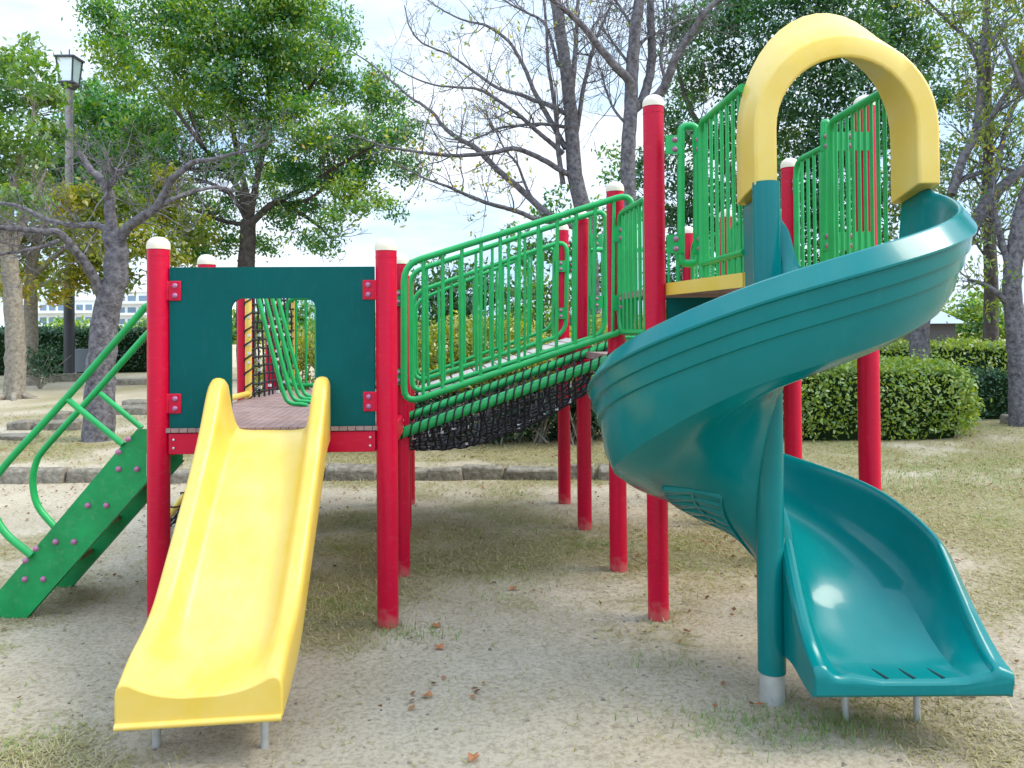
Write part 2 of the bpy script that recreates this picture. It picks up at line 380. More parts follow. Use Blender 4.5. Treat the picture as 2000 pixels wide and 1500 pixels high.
def ground_mat():
    m = bpy.data.materials.new("sandy_ground"); m.use_nodes = True; t = m.node_tree; b = t.nodes['Principled BSDF']
    b.inputs['Roughness'].default_value = 0.95; b.inputs['Specular IOR Level'].default_value = 0.1
    tcn = t.nodes.new("ShaderNodeTexCoord")
    def noise(sc, det=6, ro=0.6):
        n = t.nodes.new("ShaderNodeTexNoise"); n.inputs['Scale'].default_value = sc; n.inputs['Detail'].default_value = det
        n.inputs['Roughness'].default_value = ro; t.links.new(tcn.outputs['Object'], n.inputs[0]); return n
    def ramp(src, stops):
        r = t.nodes.new("ShaderNodeValToRGB"); cr = r.color_ramp
        while len(cr.elements) < len(stops): cr.elements.new(0.5)
        for e, (p, c) in zip(cr.elements, stops): e.position = p; e.color = (*c, 1)
        t.links.new(src, r.inputs[0]); return r
    na = noise(1.3); nb = noise(45, 8, 0.7); nc = noise(9, 7, 0.7)
    sand = ramp(na.outputs[0], [(0.3, (0.43, 0.36, 0.262)), (0.7, (0.53, 0.457, 0.348))])
    dry = ramp(nc.outputs[0], [(0.3, (0.20, 0.165, 0.085)), (0.48, (0.33, 0.285, 0.155)), (0.62, (0.22, 0.22, 0.075)), (0.76, (0.13, 0.18, 0.045))])
    at_ = t.nodes.new("ShaderNodeAttribute"); at_.attribute_name = "grass"
    ad = t.nodes.new("ShaderNodeMath"); ad.operation = 'MULTIPLY_ADD'; ad.inputs[1].default_value = 1.0
    t.links.new(nb.outputs[0], ad.inputs[0]); sub = t.nodes.new("ShaderNodeMath"); sub.operation = 'SUBTRACT'; sub.inputs[1].default_value = 0.52
    t.links.new(at_.outputs['Fac'], ad.inputs[2]); t.links.new(ad.outputs[0], sub.inputs[0])
    mr = t.nodes.new("ShaderNodeMapRange"); mr.inputs[1].default_value = 0.18; mr.inputs[2].default_value = 0.75; mr.inputs[4].default_value = 0.9
    t.links.new(sub.outputs[0], mr.inputs[0])
    mx_ = t.nodes.new("ShaderNodeMix"); mx_.data_type = 'RGBA'
    t.links.new(mr.outputs[0], mx_.inputs[0]); t.links.new(sand.outputs[0], mx_.inputs[6]); t.links.new(dry.outputs[0], mx_.inputs[7])
    sp = ramp(nb.outputs[0], [(0.33, (0.62, 0.60, 0.57)), (0.55, (1, 1, 1)), (0.75, (1.0, 1.0, 1.0))])
    mu = t.nodes.new("ShaderNodeMix"); mu.data_type = 'RGBA'; mu.blend_type = 'MULTIPLY'; mu.inputs[0].default_value = 1
    t.links.new(mx_.outputs[2], mu.inputs[6]); t.links.new(sp.outputs[0], mu.inputs[7]); t.links.new(mu.outputs[2], b.inputs['Base Color'])
    bp = t.nodes.new("ShaderNodeBump"); bp.inputs['Strength'].default_value = 0.9; bp.inputs['Distance'].default_value = 0.035
    nd = noise(14, 11, 0.78)
    t.links.new(nd.outputs[0], bp.inputs['Height']); t.links.new(bp.outputs[0], b.inputs['Normal'])
    return m
me.materials.append(ground_mat())
ground = bpy.data.objects.new("ground", me); COL.objects.link(ground); ground["kind"] = "structure"

# ================================================================== PLAYGROUND STRUCTURE
PS = empty("playground_structure", (-0.1, 4.5, 0.0), "red, green and yellow climbing frame with two slides standing on the sandy ground", "play structure")
PR = 0.057
def post(px, py, Z, ytop, name="post", ztop=None):
    b = at(px, py, Z); x, y = b[0], b[1]
    zt = at(px, ytop, Z)[2] if ztop is None else ztop
    m = MB(); prof = [(-0.08, PR), (zt - 0.075, PR)]
    m.tube([(x, y, -0.05), (x, y, zt - 0.062)], PR, 24)
    m.tube([(x, y, zt - 0.105), (x, y, zt - 0.100)], PR + 0.0015, 24)
    o = m.build("post", RED, PS, loc=(x, y, 0))
    c = MB()
    rings = []
    for q in np.linspace(0, math.pi / 2, 7)[:-1]:
        rings.append((zt - 0.05 + 0.05 * math.sin(q), (PR + 0.003) * math.cos(q) ** 0.8))
    rings = [(zt - 0.068, PR + 0.003)] + rings + [(zt, 0.004)]
    c.loft([[(x + r * math.cos(a), y + r * math.sin(a), z) for a in np.linspace(0, 2 * math.pi, 24, endpoint=False)] for z, r in rings])
    c.build("cap", CAPM, o, smooth=60)
    return np.array([x, y, zt]), o
P1, o1 = post(310, 850, 4.08, 462)
P2, o2 = post(756, 850, 4.126, 465)
P3, o3 = post(404, 560, 5.05, 497)
P4, o4 = post(784, 1120, 4.96, 495)
P5, o5 = post(790, 1030, 6.03, 522)
P6, o6 = post(1285, 1100, 4.19, 182)
P7, o7 = post(1207, 1000, 5.02, 353)
P8, o8 = post(1141, 900, 6.09, 411)
P9, o9 = post(1102, 900, 6.95, 435)
P10, o10 = post(1547, 700, 5.2, 308)
P11, o11 = post(1697, 800, 4.22, 184)
L3, _ = post(478, 700, 5.98, 0, ztop=1.99)
L4, _ = post(531, 700, 6.95, 0, ztop=1.99)
L4b, _ = post(797, 700, 7.0, 530)
R3, _ = post(1421, 600, 6.2, 408)
R4, _ = post(1346, 600, 7.05, 442)
# sticker on the first post
m = MB()
ang = np.linspace(R_(196), R_(216), 5)
za, zb = at(290, 928, 4.08)[2], at(290, 885, 4.08)[2]
pv = [(P1[0] + (PR + 0.0015) * math.cos(a), P1[1] + (PR + 0.0015) * math.sin(a)) for a in ang]
m.add([(x, y, za) for x, y in pv] + [(x, y, zb) for x, y in pv], [[i, i + 1, 6 + i, 5 + i] for i in range(4)])
m.build("sticker", STICK, o1)

def bolts(mb, p, d, r=0.0125, h=0.011):
    i = mb.mi; mb.mi = 1; mb.dome(p, d, r, h, 10, 3); mb.mi = i

# ---- front board with door opening
def ground2(p): return np.array([p[0], p[1], 0.0])
a0, b0 = ground2(P1), ground2(P2); du = (b0 - a0); LW = np.linalg.norm(du); du /= LW; dn = np.array([du[1], -du[0], 0.0])   # dn towards camera
def brd(s, z, off=0.0): return a0 + du * s + np.array([0, 0, z]) + dn * off
zb_, zt_ = 1.064, 1.916; s0, s1 = PR + 0.006, LW - PR - 0.006; wl, wr, wt = 0.383, 0.833, 1.748
def arcpts(cx, cz, r, a0_, a1_, n=6): return [(cx + r * math.cos(R_(q)), cz + r * math.sin(R_(q))) for q in np.linspace(a0_, a1_, n)]
out = [(s0, zb_), (s0, zt_)] + [(s1, zt_), (s1, zb_)]
hole = [(wr, zb_)] + arcpts(wr - 0.06, wt - 0.06, 0.06, 0, 90) + arcpts(wl + 0.06, wt - 0.06, 0.06, 90, 180) + [(wl, zb_)]
m = MB(); m.prism([brd(s, z, 0.012) for s, z in out + hole], -dn * 0.024)
PANEL = m.build("panel", DKG, PS, smooth=30)
for sx in (0, 1):
    for z in (at(343, 568, 4.08)[2], at(343, 788, 4.08)[2]):
        m = MB(); sgn = 1 if sx == 0 else -1; sc = (PR + 0.032) if sx == 0 else LW - PR - 0.032
        m.box(brd(sc, z, 0.0165), (0.07, 0.008, 0.105), (du, dn, (0, 0, 1)))
        m.box(brd(sc - sgn * 0.036, z, 0.0), (0.016, 0.05, 0.105), (du, dn, (0, 0, 1)))
        for dz in (-0.026, 0.026): bolts(m, brd(sc + sgn * 0.005, z + dz, 0.0205), dn, 0.0165, 0.014)
        m.build("bracket", [RED, BOLT], PANEL, bevel=0.004)
# ---- lower deck
dkl = [P1, P2, P4, P5, L3]
m = MB(); quad = [brd(0.03, 1.062, 0.03), brd(LW - 0.03, 1.062, 0.03), np.array([P5[0], P5[1] + 0.05, 1.062]), np.array([L3[0], L3[1] + 0.05, 1.062])]
# planks across
NP = 26
for i in range(NP):
    t0, t1 = i / NP + 0.0014, (i + 1) / NP - 0.0014
    A = quad[0] + (quad[1] - quad[0]) * t0; B = quad[0] + (quad[1] - quad[0]) * t1
    D = quad[3] + (quad[2] - quad[3]) * t0; C = quad[3] + (quad[2] - quad[3]) * t1
    m.prism([A, B, C, D], (0, 0, -0.022))
DECK = m.build("deck", WOOD, PS, smooth=0)
def beam(p, q, z0, z1, th, parent, mtl=RED, name="beam", off=0.0):
    p, q = ground2(p), ground2(q); d = q - p; l = np.linalg.norm(d); d /= l; n_ = np.array([d[1], -d[0], 0])
    m = MB(); c = (p + q) / 2 + n_ * off; m.box(c + np.array([0, 0, (z0 + z1) / 2]), (l - 2 * PR - 0.004, th, z1 - z0), (d, n_, (0, 0, 1)))
    for sgn in (-1, 1):
        for dz in (0.3, 0.7): bolts(m, c + sgn * d * (l / 2 - PR - 0.03) + n_ * (th / 2 + 0.001) + np.array([0, 0, z0 + (z1 - z0) * dz]), n_, 0.008, 0.006)
    return m.build(name, [mtl, STEEL], parent, bevel=0.003)
beam(P1, P2, 0.925, 1.035, 0.045, DECK)
beam(P3, P4, 0.925, 1.035, 0.045, DECK)
beam(L3, P5, 0.925, 1.035, 0.045, DECK)
for p, q in ((P1, P3), (P3, L3), (P2, P4), (P4, P5)): beam(p, q, 0.925, 1.035, 0.045, DECK)
# second low deck at the back, rows three and four
m = MB(); zz = 1.05
m.prism([(L3[0], L3[1] + .07, zz), (P5[0], P5[1] + .07, zz), (L4b[0], L4b[1], zz), (L4[0], L4[1], zz)], (0, 0, -0.04)); RDK = m.build("deck", WOOD, PS, smooth=0)
beam(L4, L4b, 0.92, 1.0, 0.045, RDK)

# ---- yellow straight slide
T0 = at(530, 838, 4.06); B0 = at(389, 1400, 2.74)
sd = ground2(B0) - ground2(T0); SL = np.linalg.norm(sd); sd /= SL; sw = np.array([-sd[1], sd[0], 0])   # sw: viewer's right
bedz = [(-0.05, 1.055), (0, 1.05), (0.07, 1.035), (0.14, 0.995), (0.22, 0.925), (0.90, 0.365), (1.0, 0.312), (1.1, 0.286), (1.2, 0.276), (SL, 0.268)]
wallh = [(-0.05, 0.24), (-0.01, 0.285), (0.05, 0.29), (0.10, 0.275), (0.18, 0.225), (0.30, 0.18), (0.45, 0.155), (0.9, 0.135), (1.05, 0.13), (1.17, 0.115), (1.25, 0.085), (SL, 0.05)]
ss = np.linspace(-0.05, SL, 60)
bz = np.interp(ss, *zip(*bedz)); hz = np.interp(ss, *zip(*wallh))
k_ = np.array([1, 2, 3, 2, 1.]) / 9
bz = np.convolve(np.pad(bz, 2, 'edge'), k_, 'valid'); hz = np.convolve(np.pad(hz, 2, 'edge'), k_, 'valid')
rings = []
for i, s_ in enumerate(ss):
    W = 0.305 - 0.015 * s_ / SL; h = hz[i]; dpt = 0.075 + 0.03 * sm(SL - 0.25, SL, s_)
    half = [(-W + 0.004, -dpt), (-W, -dpt + 0.02), (-W, h - 0.045), (-W + 0.004, h - 0.022), (-W + 0.014, h - 0.006), (-W + 0.03, h), (-W + 0.05, h),
            (-W + 0.066, h - 0.007), (-W + 0.077, h - 0.022), (-W + 0.085, h * 0.72), (-W + 0.098, h * 0.36), (-W + 0.112, h * 0.15 + 0.004), (-W + 0.13, 0.008), (-W + 0.16, 0.001), (-W + 0.2, -0.002)]
    bo = float(sm(SL - 0.42, SL - 0.06, s_))
    half = [(x, z if k < 6 else (1 - bo) * z + bo * (h * min(1.0, abs(x) / (W - 0.045)) ** 2.6)) for k, (x, z) in enumerate(half)]
    half += [(-W * .2, (1 - bo) * -0.002 + bo * h * .2 ** 2.6)]
    sec = half + [(-x, z) for x, z in half[::-1]]
    # stations stay upright; the slope comes from bed height
    c = ground2(T0) + sd * s_
    rings.append([c + sw * x + np.array([0, 0, bz[i] + z]) for x, z in sec])
m = MB(); m.loft(rings)
SLIDE = m.build("straight_slide", YEL, PS, smooth=50, bevel=0.008, bseg=3)
for px in (306, 517):
    p = at(px, 1455, 2.9); m = MB(); m.tube([(p[0], p[1], -0.03), (p[0], p[1], 0.2)], 0.015, 12); m.build("leg", STEEL, SLIDE)
# rim line along the bottom front edge
m = MB(); e0 = rings[-1][0]; e1 = rings[-1][len(rings[-1]) - 1]
m.tube([v3(e0) + sd * 0.002 + np.array([0, 0, 0.012]), v3(e1) + sd * 0.002 + np.array([0, 0, 0.012])], 0.013, 8); m.build("front_rim", YEL, SLIDE, smooth=60)

# ---- stair
SY = 0.0
def stp(px, py, Z=4.25): return at(px, py, Z)
st_dir = ground2(stp(290, 900)) - ground2(stp(0, 900)); st_dir /= np.linalg.norm(st_dir)
upl = [(-8, 1172), (240, 870), (268, 838), (296, 838), (296, 931), (52, 1207), (-8, 1207)]
upl = [(-45, 1207), (238, 872), (268, 838), (296, 838), (296, 931), (52, 1207)]
STAIR = None
m = MB()
rise = [(173, 986), (110, 1057), (50, 1130), (233, 915)]
for (bx, by) in rise:
    c0 = at(bx + 16, by + 2, 4.25) + np.array([0, 0.012, 0]); c1 = c0 + np.array([-0.045, 0.485, 0])
    cc = (c0 + c1) / 2; l = np.linalg.norm(c1 - c0); d = (c1 - c0) / l
    m.box(cc + np.array([0, 0.002, 0.02]), (l - .02, 0.20, 0.03), (d, np.cross((0, 0, 1), d), (0, 0, 1)))
STAIR = m.build("stair", TREADM, PS, smooth=0, bevel=0.004)
for k, dz in ((0, 0.0), (1, 0.5)):
    m = MB(); shift = np.array([-0.045, 0.5, 0]) * k
    m.prism([at(x, y, 4.25) + shift for x, y in upl], np.array([0, 0.010, 0]))
    # folded flanges along both long edges
    for (A, B) in ((upl[0], upl[1]), (upl[5], upl[4])):
        pa, pb = at(*A, 4.25) + shift, at(*B, 4.25) + shift
        m.prism([pa, pb, pb + np.array([0, 0.035, 0]), pa + np.array([0, 0.035, 0])], (0, 0, 0.006))
    if k == 0:
        for (bx, by) in rise:
            for dx in (0, 36): bolts(m, at(bx + dx - 1, by + 1, 4.25) + np.array([0, -0.001, 0]), (0, -1, 0), 0.017, 0.016)
    m.build("stringer", [GRNP, BOLT], STAIR, smooth=30)
def rail_tube(pix, Z, r=0.019, n=12, per=5, sharp=False):
    return [at(x, y, Z) for x, y in pix] if sharp else catmull([at(x, y, Z) for x, y in pix], per)
for pix, brace, Z in (([(300, 592), (284, 600), (268, 618), (130, 777), (20, 897), (-14, 945), (-16, 990), (10, 1040), (62, 1085)], [(132, 780), (240, 868)], 4.24),
                      ([(300, 642), (284, 656), (190, 762), (90, 873), (70, 905), (64, 945), (75, 990), (110, 1033)], [(195, 768), (277, 836)], 4.72)):
    m = MB(); m.tube(rail_tube(pix, Z), 0.0195, 12); m.tube(rail_tube(brace, Z, sharp=True), 0.0165, 12)
    if Z < 4.5:
        for bx, by in ((70, 1072), (50, 1095), (250, 858), (231, 883)): bolts(m, at(bx, by, 4.22), (0, -1, 0.3), 0.016, 0.014)
    m.build("handrail", [GRN, BOLT], STAIR, smooth=60)

# ---- green railing panels
def railing(corners, nb, rf=0.021, rb=0.0115, cr=0.11, brackets=(), parent=None, n=10, bars_in=True):
    """corners tl,tr,br,bl as 3-D points"""
    tl, tr, br, bl = [v3(c) for c in corners]
    m = MB(); m.tube(rounded([tl, tr, br, bl], cr, 5), rf, n, closed=True)
    for i in range(nb):
        t = (i + 1) / (nb + 1); m.tube([bl + (br - bl) * t, tl + (tr - tl) * t], rb, 8, cap=False)
    for p, d, sz in brackets:
        p = v3(p); d = v3(d); d = d / np.linalg.norm(d); n_ = np.array([d[1], -d[0], 0]); n_ = n_ / np.linalg.norm(n_)
        if n_[1] > 0: n_ = -n_
        m.box(p, (sz, 0.012, 0.10), (d, n_, (0, 0, 1)))
        for dz in (-0.026, 0.026): bolts(m, p + n_ * 0.007 + np.array([0, 0, dz]), n_, 0.0155, 0.013)
    return m.build("railing", [GRN, BOLT], parent or PS, smooth=60)
def quadpx(c, Z0, Z1): return [at(*c[0], Z0), at(*c[1], Z1), at(*c[2], Z1), at(*c[3], Z0)]

# front net bridge: rails, tubes, net
A4 = quadpx([(789, 516), (1236, 377), (1233, 641), (789, 789)], 4.86, 4.94)
railing(A4, 11, brackets=[(at(778, 582, 4.9), (1, 0.05, 0), 0.09), (at(778, 736, 4.9), (1, 0.05, 0), 0.09),
                          (at(1213, 457, 4.93), (1, 0.05, 0), 0.10), (at(1213, 592, 4.93), (1, 0.05, 0), 0.10)])
B4 = quadpx([(801, 532), (1184, 408), (1181, 652), (805, 768)], 5.95, 6.0)
railing(B4, 11, brackets=[(at(1165, 470, 5.98), (1, 0.05, 0), 0.10), (at(1165, 590, 5.98), (1, 0.05, 0), 0.10)])
C4 = quadpx([(806, 573), (1108, 468), (1105, 652), (809, 747)], 6.88, 6.92)
railing(C4, 11, cr=0.13, brackets=[(at(1095, 520, 6.9), (1, 0.05, 0), 0.1), (at(1095, 612, 6.9), (1, 0.05, 0), 0.1)])
D4 = quadpx([(812, 588), (1083, 479), (1080, 640), (814, 738)], 7.6, 7.65)
railing(D4, 11, rf=0.018)

m = MB(); tA0, tA1 = at(770, 851, 4.93), at(1200, 699, 5.0); tB0, tB1 = at(776, 822, 5.93), at(1196, 672, 6.02)
rng = np.random.RandomState(3)
NU, NV = 34, 13
def netp(u, v):
    p = (tA0 + (tA1 - tA0) * u) * (1 - v) + (tB0 + (tB1 - tB0) * u) * v
    sag = 0.32 * (math.sin(math.pi * v)) ** 0.8 * (0.35 + 0.65 * math.sin(math.pi * min(1, max(0, u))) ** 0.7)
    return p - np.array([0, 0, sag])
for i in range(NV + 1):
    m.tube([netp(u, i / NV) + rng.normal(0, 0.008, 3) for u in np.linspace(0, 1, NU + 1)], 0.0085, 5)
for j in range(NU + 1):
    m.tube([netp(j / NU, v) + rng.normal(0, 0.008, 3) for v in np.linspace(0, 1, NV + 1)], 0.0085, 5)
# rope lacing wound round both tubes
for q0, q1, nn in ((tA0, tA1, 13), (tB0, tB1, 13)):
    d = (q1 - q0); l = np.linalg.norm(d); d /= l; a = np.cross(d, (0, 0, 1)); a /= np.linalg.norm(a); b = np.cross(a, d)
    for ph in (0, math.pi):
        pts = [q0 + d * l * t + 0.040 * (math.cos(2 * math.pi * nn * t + ph) * a + math.sin(2 * math.pi * nn * t + ph) * b) for t in np.linspace(0, 1, nn * 12)]
        m.tube(pts, 0.0055, 5)
# clips where the ropes cross
m.mi = 1
for j in range(1, NU, 2):
    for i in range(1, NV, 3):
        if rng.rand() < 0.45: m.box(netp(j / NU, i / NV), (0.022, 0.016, 0.03), None)
NET = m.build("net_bridge", [ROPE, ROPEC], PS, smooth=60)
for q0, q1 in ((tA0, tA1), (tB0, tB1)):
    m = MB(); m.tube([q0, q1], 0.034, 16); m.build("side_tube", GRN, NET)
# plank ramp behind the net bridge
m = MB(); ra0, ra1, rb0, rb1 = at(815, 772, 6.1), at(1150, 664, 6.15), at(818, 753, 6.9), at(1105, 659, 6.95)
for i in range(14):
    t0, t1 = i / 14 + 0.006, (i + 1) / 14 - 0.006
    m.prism([ra0 + (ra1 - ra0) * t0, ra0 + (ra1 - ra0) * t1, rb0 + (rb1 - rb0) * t1, rb0 + (rb1 - rb0) * t0], (0, 0, -0.035))
m.build("ramp", PLANKG, PS, smooth=0)
# mid deck
m = MB(); zz = 1.40
m.prism([(P7[0], P7[1], zz), (P10[0], P10[1], zz), (R4[0], R4[1], zz), (P9[0], P9[1], zz)], (0, 0, -0.05)); MD = m.build("deck", WOOD, PS, smooth=0)
for p, q in ((P7, P8), (P8, P9), (P9, R4), (R4, R3), (R3, P10)): beam(p, q, 1.26, 1.345, 0.045, MD)
# railing round the back decks
def side_rail(p, q, z0, z1, nb, parent=None, rf=0.02, gap=0.10):
    p, q = ground2(p), ground2(q); d = q - p; l = np.linalg.norm(d); d /= l
    a, b = p + d * gap, q - d * gap; Zv = lambda z: np.array([0, 0, z])
    br = []
    for z in (z0 + 0.2 * (z1 - z0), z1 - 0.2 * (z1 - z0)):
        br += [(p + d * (gap - 0.02) + Zv(z), d, 0.07), (q - d * (gap - 0.02) + Zv(z), d, 0.07)]
    return railing([a + Zv(z1), b + Zv(z1), b + Zv(z0), a + Zv(z0)], nb, rf=rf, brackets=br, parent=parent)
side_rail(R3, R4, 1.50, 2.36, 6)
side_rail(P9, R4, 1.50, 2.30, 10)
side_rail(L4, L4b, 1.09, 1.88, 10, gap=0.13)
side_rail(P7, P6, 1.55, 2.31, 6)
side_rail(P10, P11, 1.90, 2.68, 8)
side_rail(R3, P10, 1.50, 2.40, 7)

# climbing net with yellow tubes on the left of the back deck
yt0 = np.array([L3[0] + 0.055, L3[1] - 0.075, 0.0]); yt1 = np.array([L4[0] + 0.12, L4[1] + 0.28, 0.0])
m = MB()
def cnet(u, v):
    """u along depth, v 0 top .. 1 ground"""
    p = yt0 + (yt1 - yt0) * u
    if v < 0.5: z = 1.93 - (v / 0.5) * 0.97; x = 0
    else: t = (v - 0.5) / 0.5; z = 0.96 - t * 1.0; x = -0.78 * t
    return p + np.array([x + 0.03 * math.sin(math.pi * u) * math.sin(math.pi * v), 0, z])
for i in range(13): m.tube([cnet(i / 12, v) + rng.normal(0, .004, 3) for v in np.linspace(0, 1, 31)], 0.009, 5)
for j in range(29): m.tube([cnet(u, j / 28) + rng.normal(0, .004, 3) for u in np.linspace(0, 1, 13)], 0.009, 5)
for t0_, t1_ in (((yt0 + np.array([0, 0, 1.0])), (yt0 + np.array([0, 0, 1.97]))), ((yt0 + np.array([0, 0, 0.95])), (yt0 + np.array([-0.78, 0, -0.03])))):
    d = t1_ - t0_; l = np.linalg.norm(d); d /= l; a = np.array([0, 1.0, 0]); b = np.cross(d, a)
    for ph in (0,):
        m.tube([t0_ + d * l * t + 0.031 * (math.cos(2 * math.pi * 9 * t + ph) * a + math.sin(2 * math.pi * 9 * t + ph) * b) for t in np.linspace(0, 1, 108)], 0.006, 5)
m.mi = 1
for i in range(0, 13, 2):
    for j in range(0, 15):
        if rng.rand() < 0.5: m.box(cnet(i / 12, (j + 0.5) / 28) + np.array([0.01, -0.01, 0]), (0.02, 0.03, 0.022))
CN = m.build("climbing_net", [ROPE, ROPEC], PS, smooth=60)
for q in (yt0, yt1):
    m = MB(); m.tube([q + np.array([0, 0, 0.93]), q + np.array([0, 0, 1.98])], 0.025, 12); m.tube([q + np.array([0, 0, 0.95]), q + np.array([-0.78, 0, -0.04])], 0.025, 12)
    m.build("frame_tube", YEL, CN)
m = MB(); m.tube([yt0 + np.array([0, 0, 1.96]), yt1 + np.array([0, 0, 1.96])], 0.025, 12); m.build("frame_tube", YEL, CN)
m = MB(); m.tube([P3 + np.array([0, 0, 1.10 - P3[2]]), yt0 + np.array([0, 0, 1.10])], 0.022, 10); m.tube([P3 + np.array([0, 0, 1.02 - P3[2]]), yt0 + np.array([0, 0, 1.04])], 0.022, 10); m.build("frame_tube", YEL, CN)
# curved climbing bars
for k in range(4):
    Z = 5.22 + 0.2 * k; x0 = at(503, 583, 5.2)[0] - 0.014 * k; xb = x0 + 0.165
    y = Z + 0.0
    m = MB(); m.tube(catmull([(x0 - 0.03, y, 1.93), (x0, y, 1.80), (x0 + 0.10, y, 1.40), (x0 + 0.165, y, 1.16), (x0 + 0.21, y, 1.09), (x0 + 0.29, y, 1.078), (x0 + 0.33, y, 1.07)], 5), 0.0145, 10)
    m.build("climbing_bar", GRN, PS, smooth=60)
m = MB(); pp = at(605, 803, 5.6); m.prism([pp + np.array([-.06, -.22, 0.02]), pp + np.array([.16, -.22, .02]), pp + np.array([.12, .25, .02]), pp + np.array([-.1, .25, .02])], (0, 0, .03)); m.build("landing_plate", STEEL, PS, bevel=.01)

# ---- upper deck and slide platform
m = MB(); m.prism([(P6[0], P6[1], 1.80), (P11[0], P11[1], 1.80), (P10[0], P10[1], 1.80), (P7[0], P7[1], 1.80)], (0, 0, -0.04)); UD = m.build("deck", WOOD, PS, smooth=0)
PF0, PF1, PF2, PF3 = (P6[0] + 0.06, P6[1] - 0.02), (1.045, 3.45), (1.745, 3.45), (P11[0] - 0.06, P11[1] - 0.02)
m = MB(); m.prism([(*PF0, 1.812), (*PF1, 1.812), (*PF2, 1.812), (*PF3, 1.812)], (0, 0, -0.012)); 
PLAT = m.build("platform", YEL, PS, smooth=0)
m = MB()
for a, b in ((PF0, PF1), (PF1, PF2), (PF2, PF3)):
    pa, pb = np.array([*a, 0.]), np.array([*b, 0.]); d = pb - pa; l = np.linalg.norm(d); d /= l; n_ = np.array([d[1], -d[0], 0])
    m.box((pa + pb) / 2 + n_ * 0.002 + np.array([0, 0, 1.785]), (l, 0.012, 0.066), (d, n_, (0, 0, 1)))
    for t in (0.05, 0.22): bolts(m, pa + d * l * t - n_ * 0.005 + np.array([0, 0, 1.785]), -n_, 0.010, 0.007)
m.build("edge_plate", [YEL, STEEL], PLAT, smooth=0)
p_, q_ = ground2(P6), ground2(P11); d_ = (q_ - p_) / np.linalg.norm(q_ - p_)
m = MB(); m.box((p_ + q_) / 2 + np.array([0, 0, 1.63]), (np.linalg.norm(q_ - p_) - 2 * PR - .01, 0.024, 0.22), (d_, np.array([d_[1], -d_[0], 0]), (0, 0, 1))); m.build("panel", DKG, PS)
# platform railings (open top bar running to the hood)
def plat_rail(far, near, z0, z1, nb, loop_to, lx0, lx1, lZ, ltop, lbot):
    far = v3(far); near = v3(near); Zv = lambda z: np.array([0, 0, z])
    m = MB(); path = [near + Zv(z1), far + Zv(z1), far + Zv(z0), near + Zv(z0)]
    d = (near - far) / np.linalg.norm(near - far)
    path = [near + Zv(z1)] + [far + d * 0.06 * (1 - math.sin(q)) + Zv(z1 - 0.06 * (1 - math.cos(q))) for q in np.linspace(0, math.pi / 2, 5)] + [far + Zv(z0 - 0.02)]
    m.tube(path, 0.021, 12)
    m.tube([far + Zv(z0 + 0.05), near + Zv(z0 + 0.05)], 0.017, 10)
    for i in range(nb):
        t = (i + 1) / (nb + 0.6); p = far + (near - far) * t; m.tube([p + Zv(z0 - 0.09), p + Zv(z1)], 0.0095, 8, cap=False)
    # hairpin loop between post and railing
    tl, tr, br, bl = at(lx0, ltop, lZ), at(lx1, ltop, lZ), at(lx1, lbot, lZ), at(lx0, lbot, lZ)
    m.tube(rounded([tl, tr, br, bl], 0.06, 6), 0.021, 12, closed=True)
    n_ = np.array([0, -1.0, 0])
    for zf in (0.14, 0.86):
        zc = tl[2] + (bl[2] - tl[2]) * zf
        for xc, ww in (((tl[0] + loop_to[0]) / 2, abs(tl[0] - loop_to[0]) - PR + 0.02), ((tr[0] + far[0]) / 2, 0.06)):
            p = np.array([xc + (PR / 2 if ww > 0.07 and xc > loop_to[0] and loop_to[0] < tl[0] else 0), tl[1] - 0.012, zc])
            m.box(p, (max(ww, 0.05), 0.01, 0.10)); 
            for dz in (-0.026, 0.026): bolts(m, p + n_ * 0.006 + Zv(dz), n_, 0.0155, 0.013)
    return m.build("railing", [GRN, BOLT], PS, smooth=60)
plat_rail(ground2(at(1371, 400, 4.06)), ground2(at(1452, 330, 3.47)), 1.86, 2.655, 7, P6, 1330, 1361, 4.14, 246, 515)
plat_rail(ground2(at(1624, 400, 4.06)), ground2(at(1737, 330, 3.50)), 1.86, 2.655, 9, P11, 1610, 1614, 4.16, 240, 510)

# ---- spiral slide
SX, SYc = 1.082, 3.25
bed = [(-60, 1.80), (-10, 1.80), (0, 1.785), (31, 1.69), (90, 1.485), (110, 1.41), (180, 1.10), (270, 0.75), (297, 0.645), (330, 0.51), (360, 0.40), (390, 0.305), (408, 0.272), (425, 0.262)]
topo = [(-60, 2.19), (-10, 2.17), (5, 2.12), (31, 2.005), (90, 1.80), (110, 1.725), (180, 1.40), (270, 1.03), (297, 0.92), (330, 0.82), (360, 0.67), (385, 0.51), (405, 0.39), (418, 0.325), (425, 0.30)]
topi = [(-60, 2.13), (-10, 2.13), (0, 1.99), (12, 1.87), (30, 1.81), (60, 1.73), (110, 1.60), (180, 1.31), (270, 0.99), (330, 0.79), (360, 0.69), (385, 0.53), (405, 0.40), (418, 0.335), (425, 0.31)]
aa = np.arange(-50, 425.1, 5.0)
def smt(tab):
    y = np.interp(aa, *zip(*tab)); k = np.array([1, 2, 3, 2, 1.]) / 9
    return np.convolve(np.pad(y, 2, 'edge'), k, 'valid')
bz, ho, hi_ = smt(bed), smt(topo), smt(topi)
rings = []
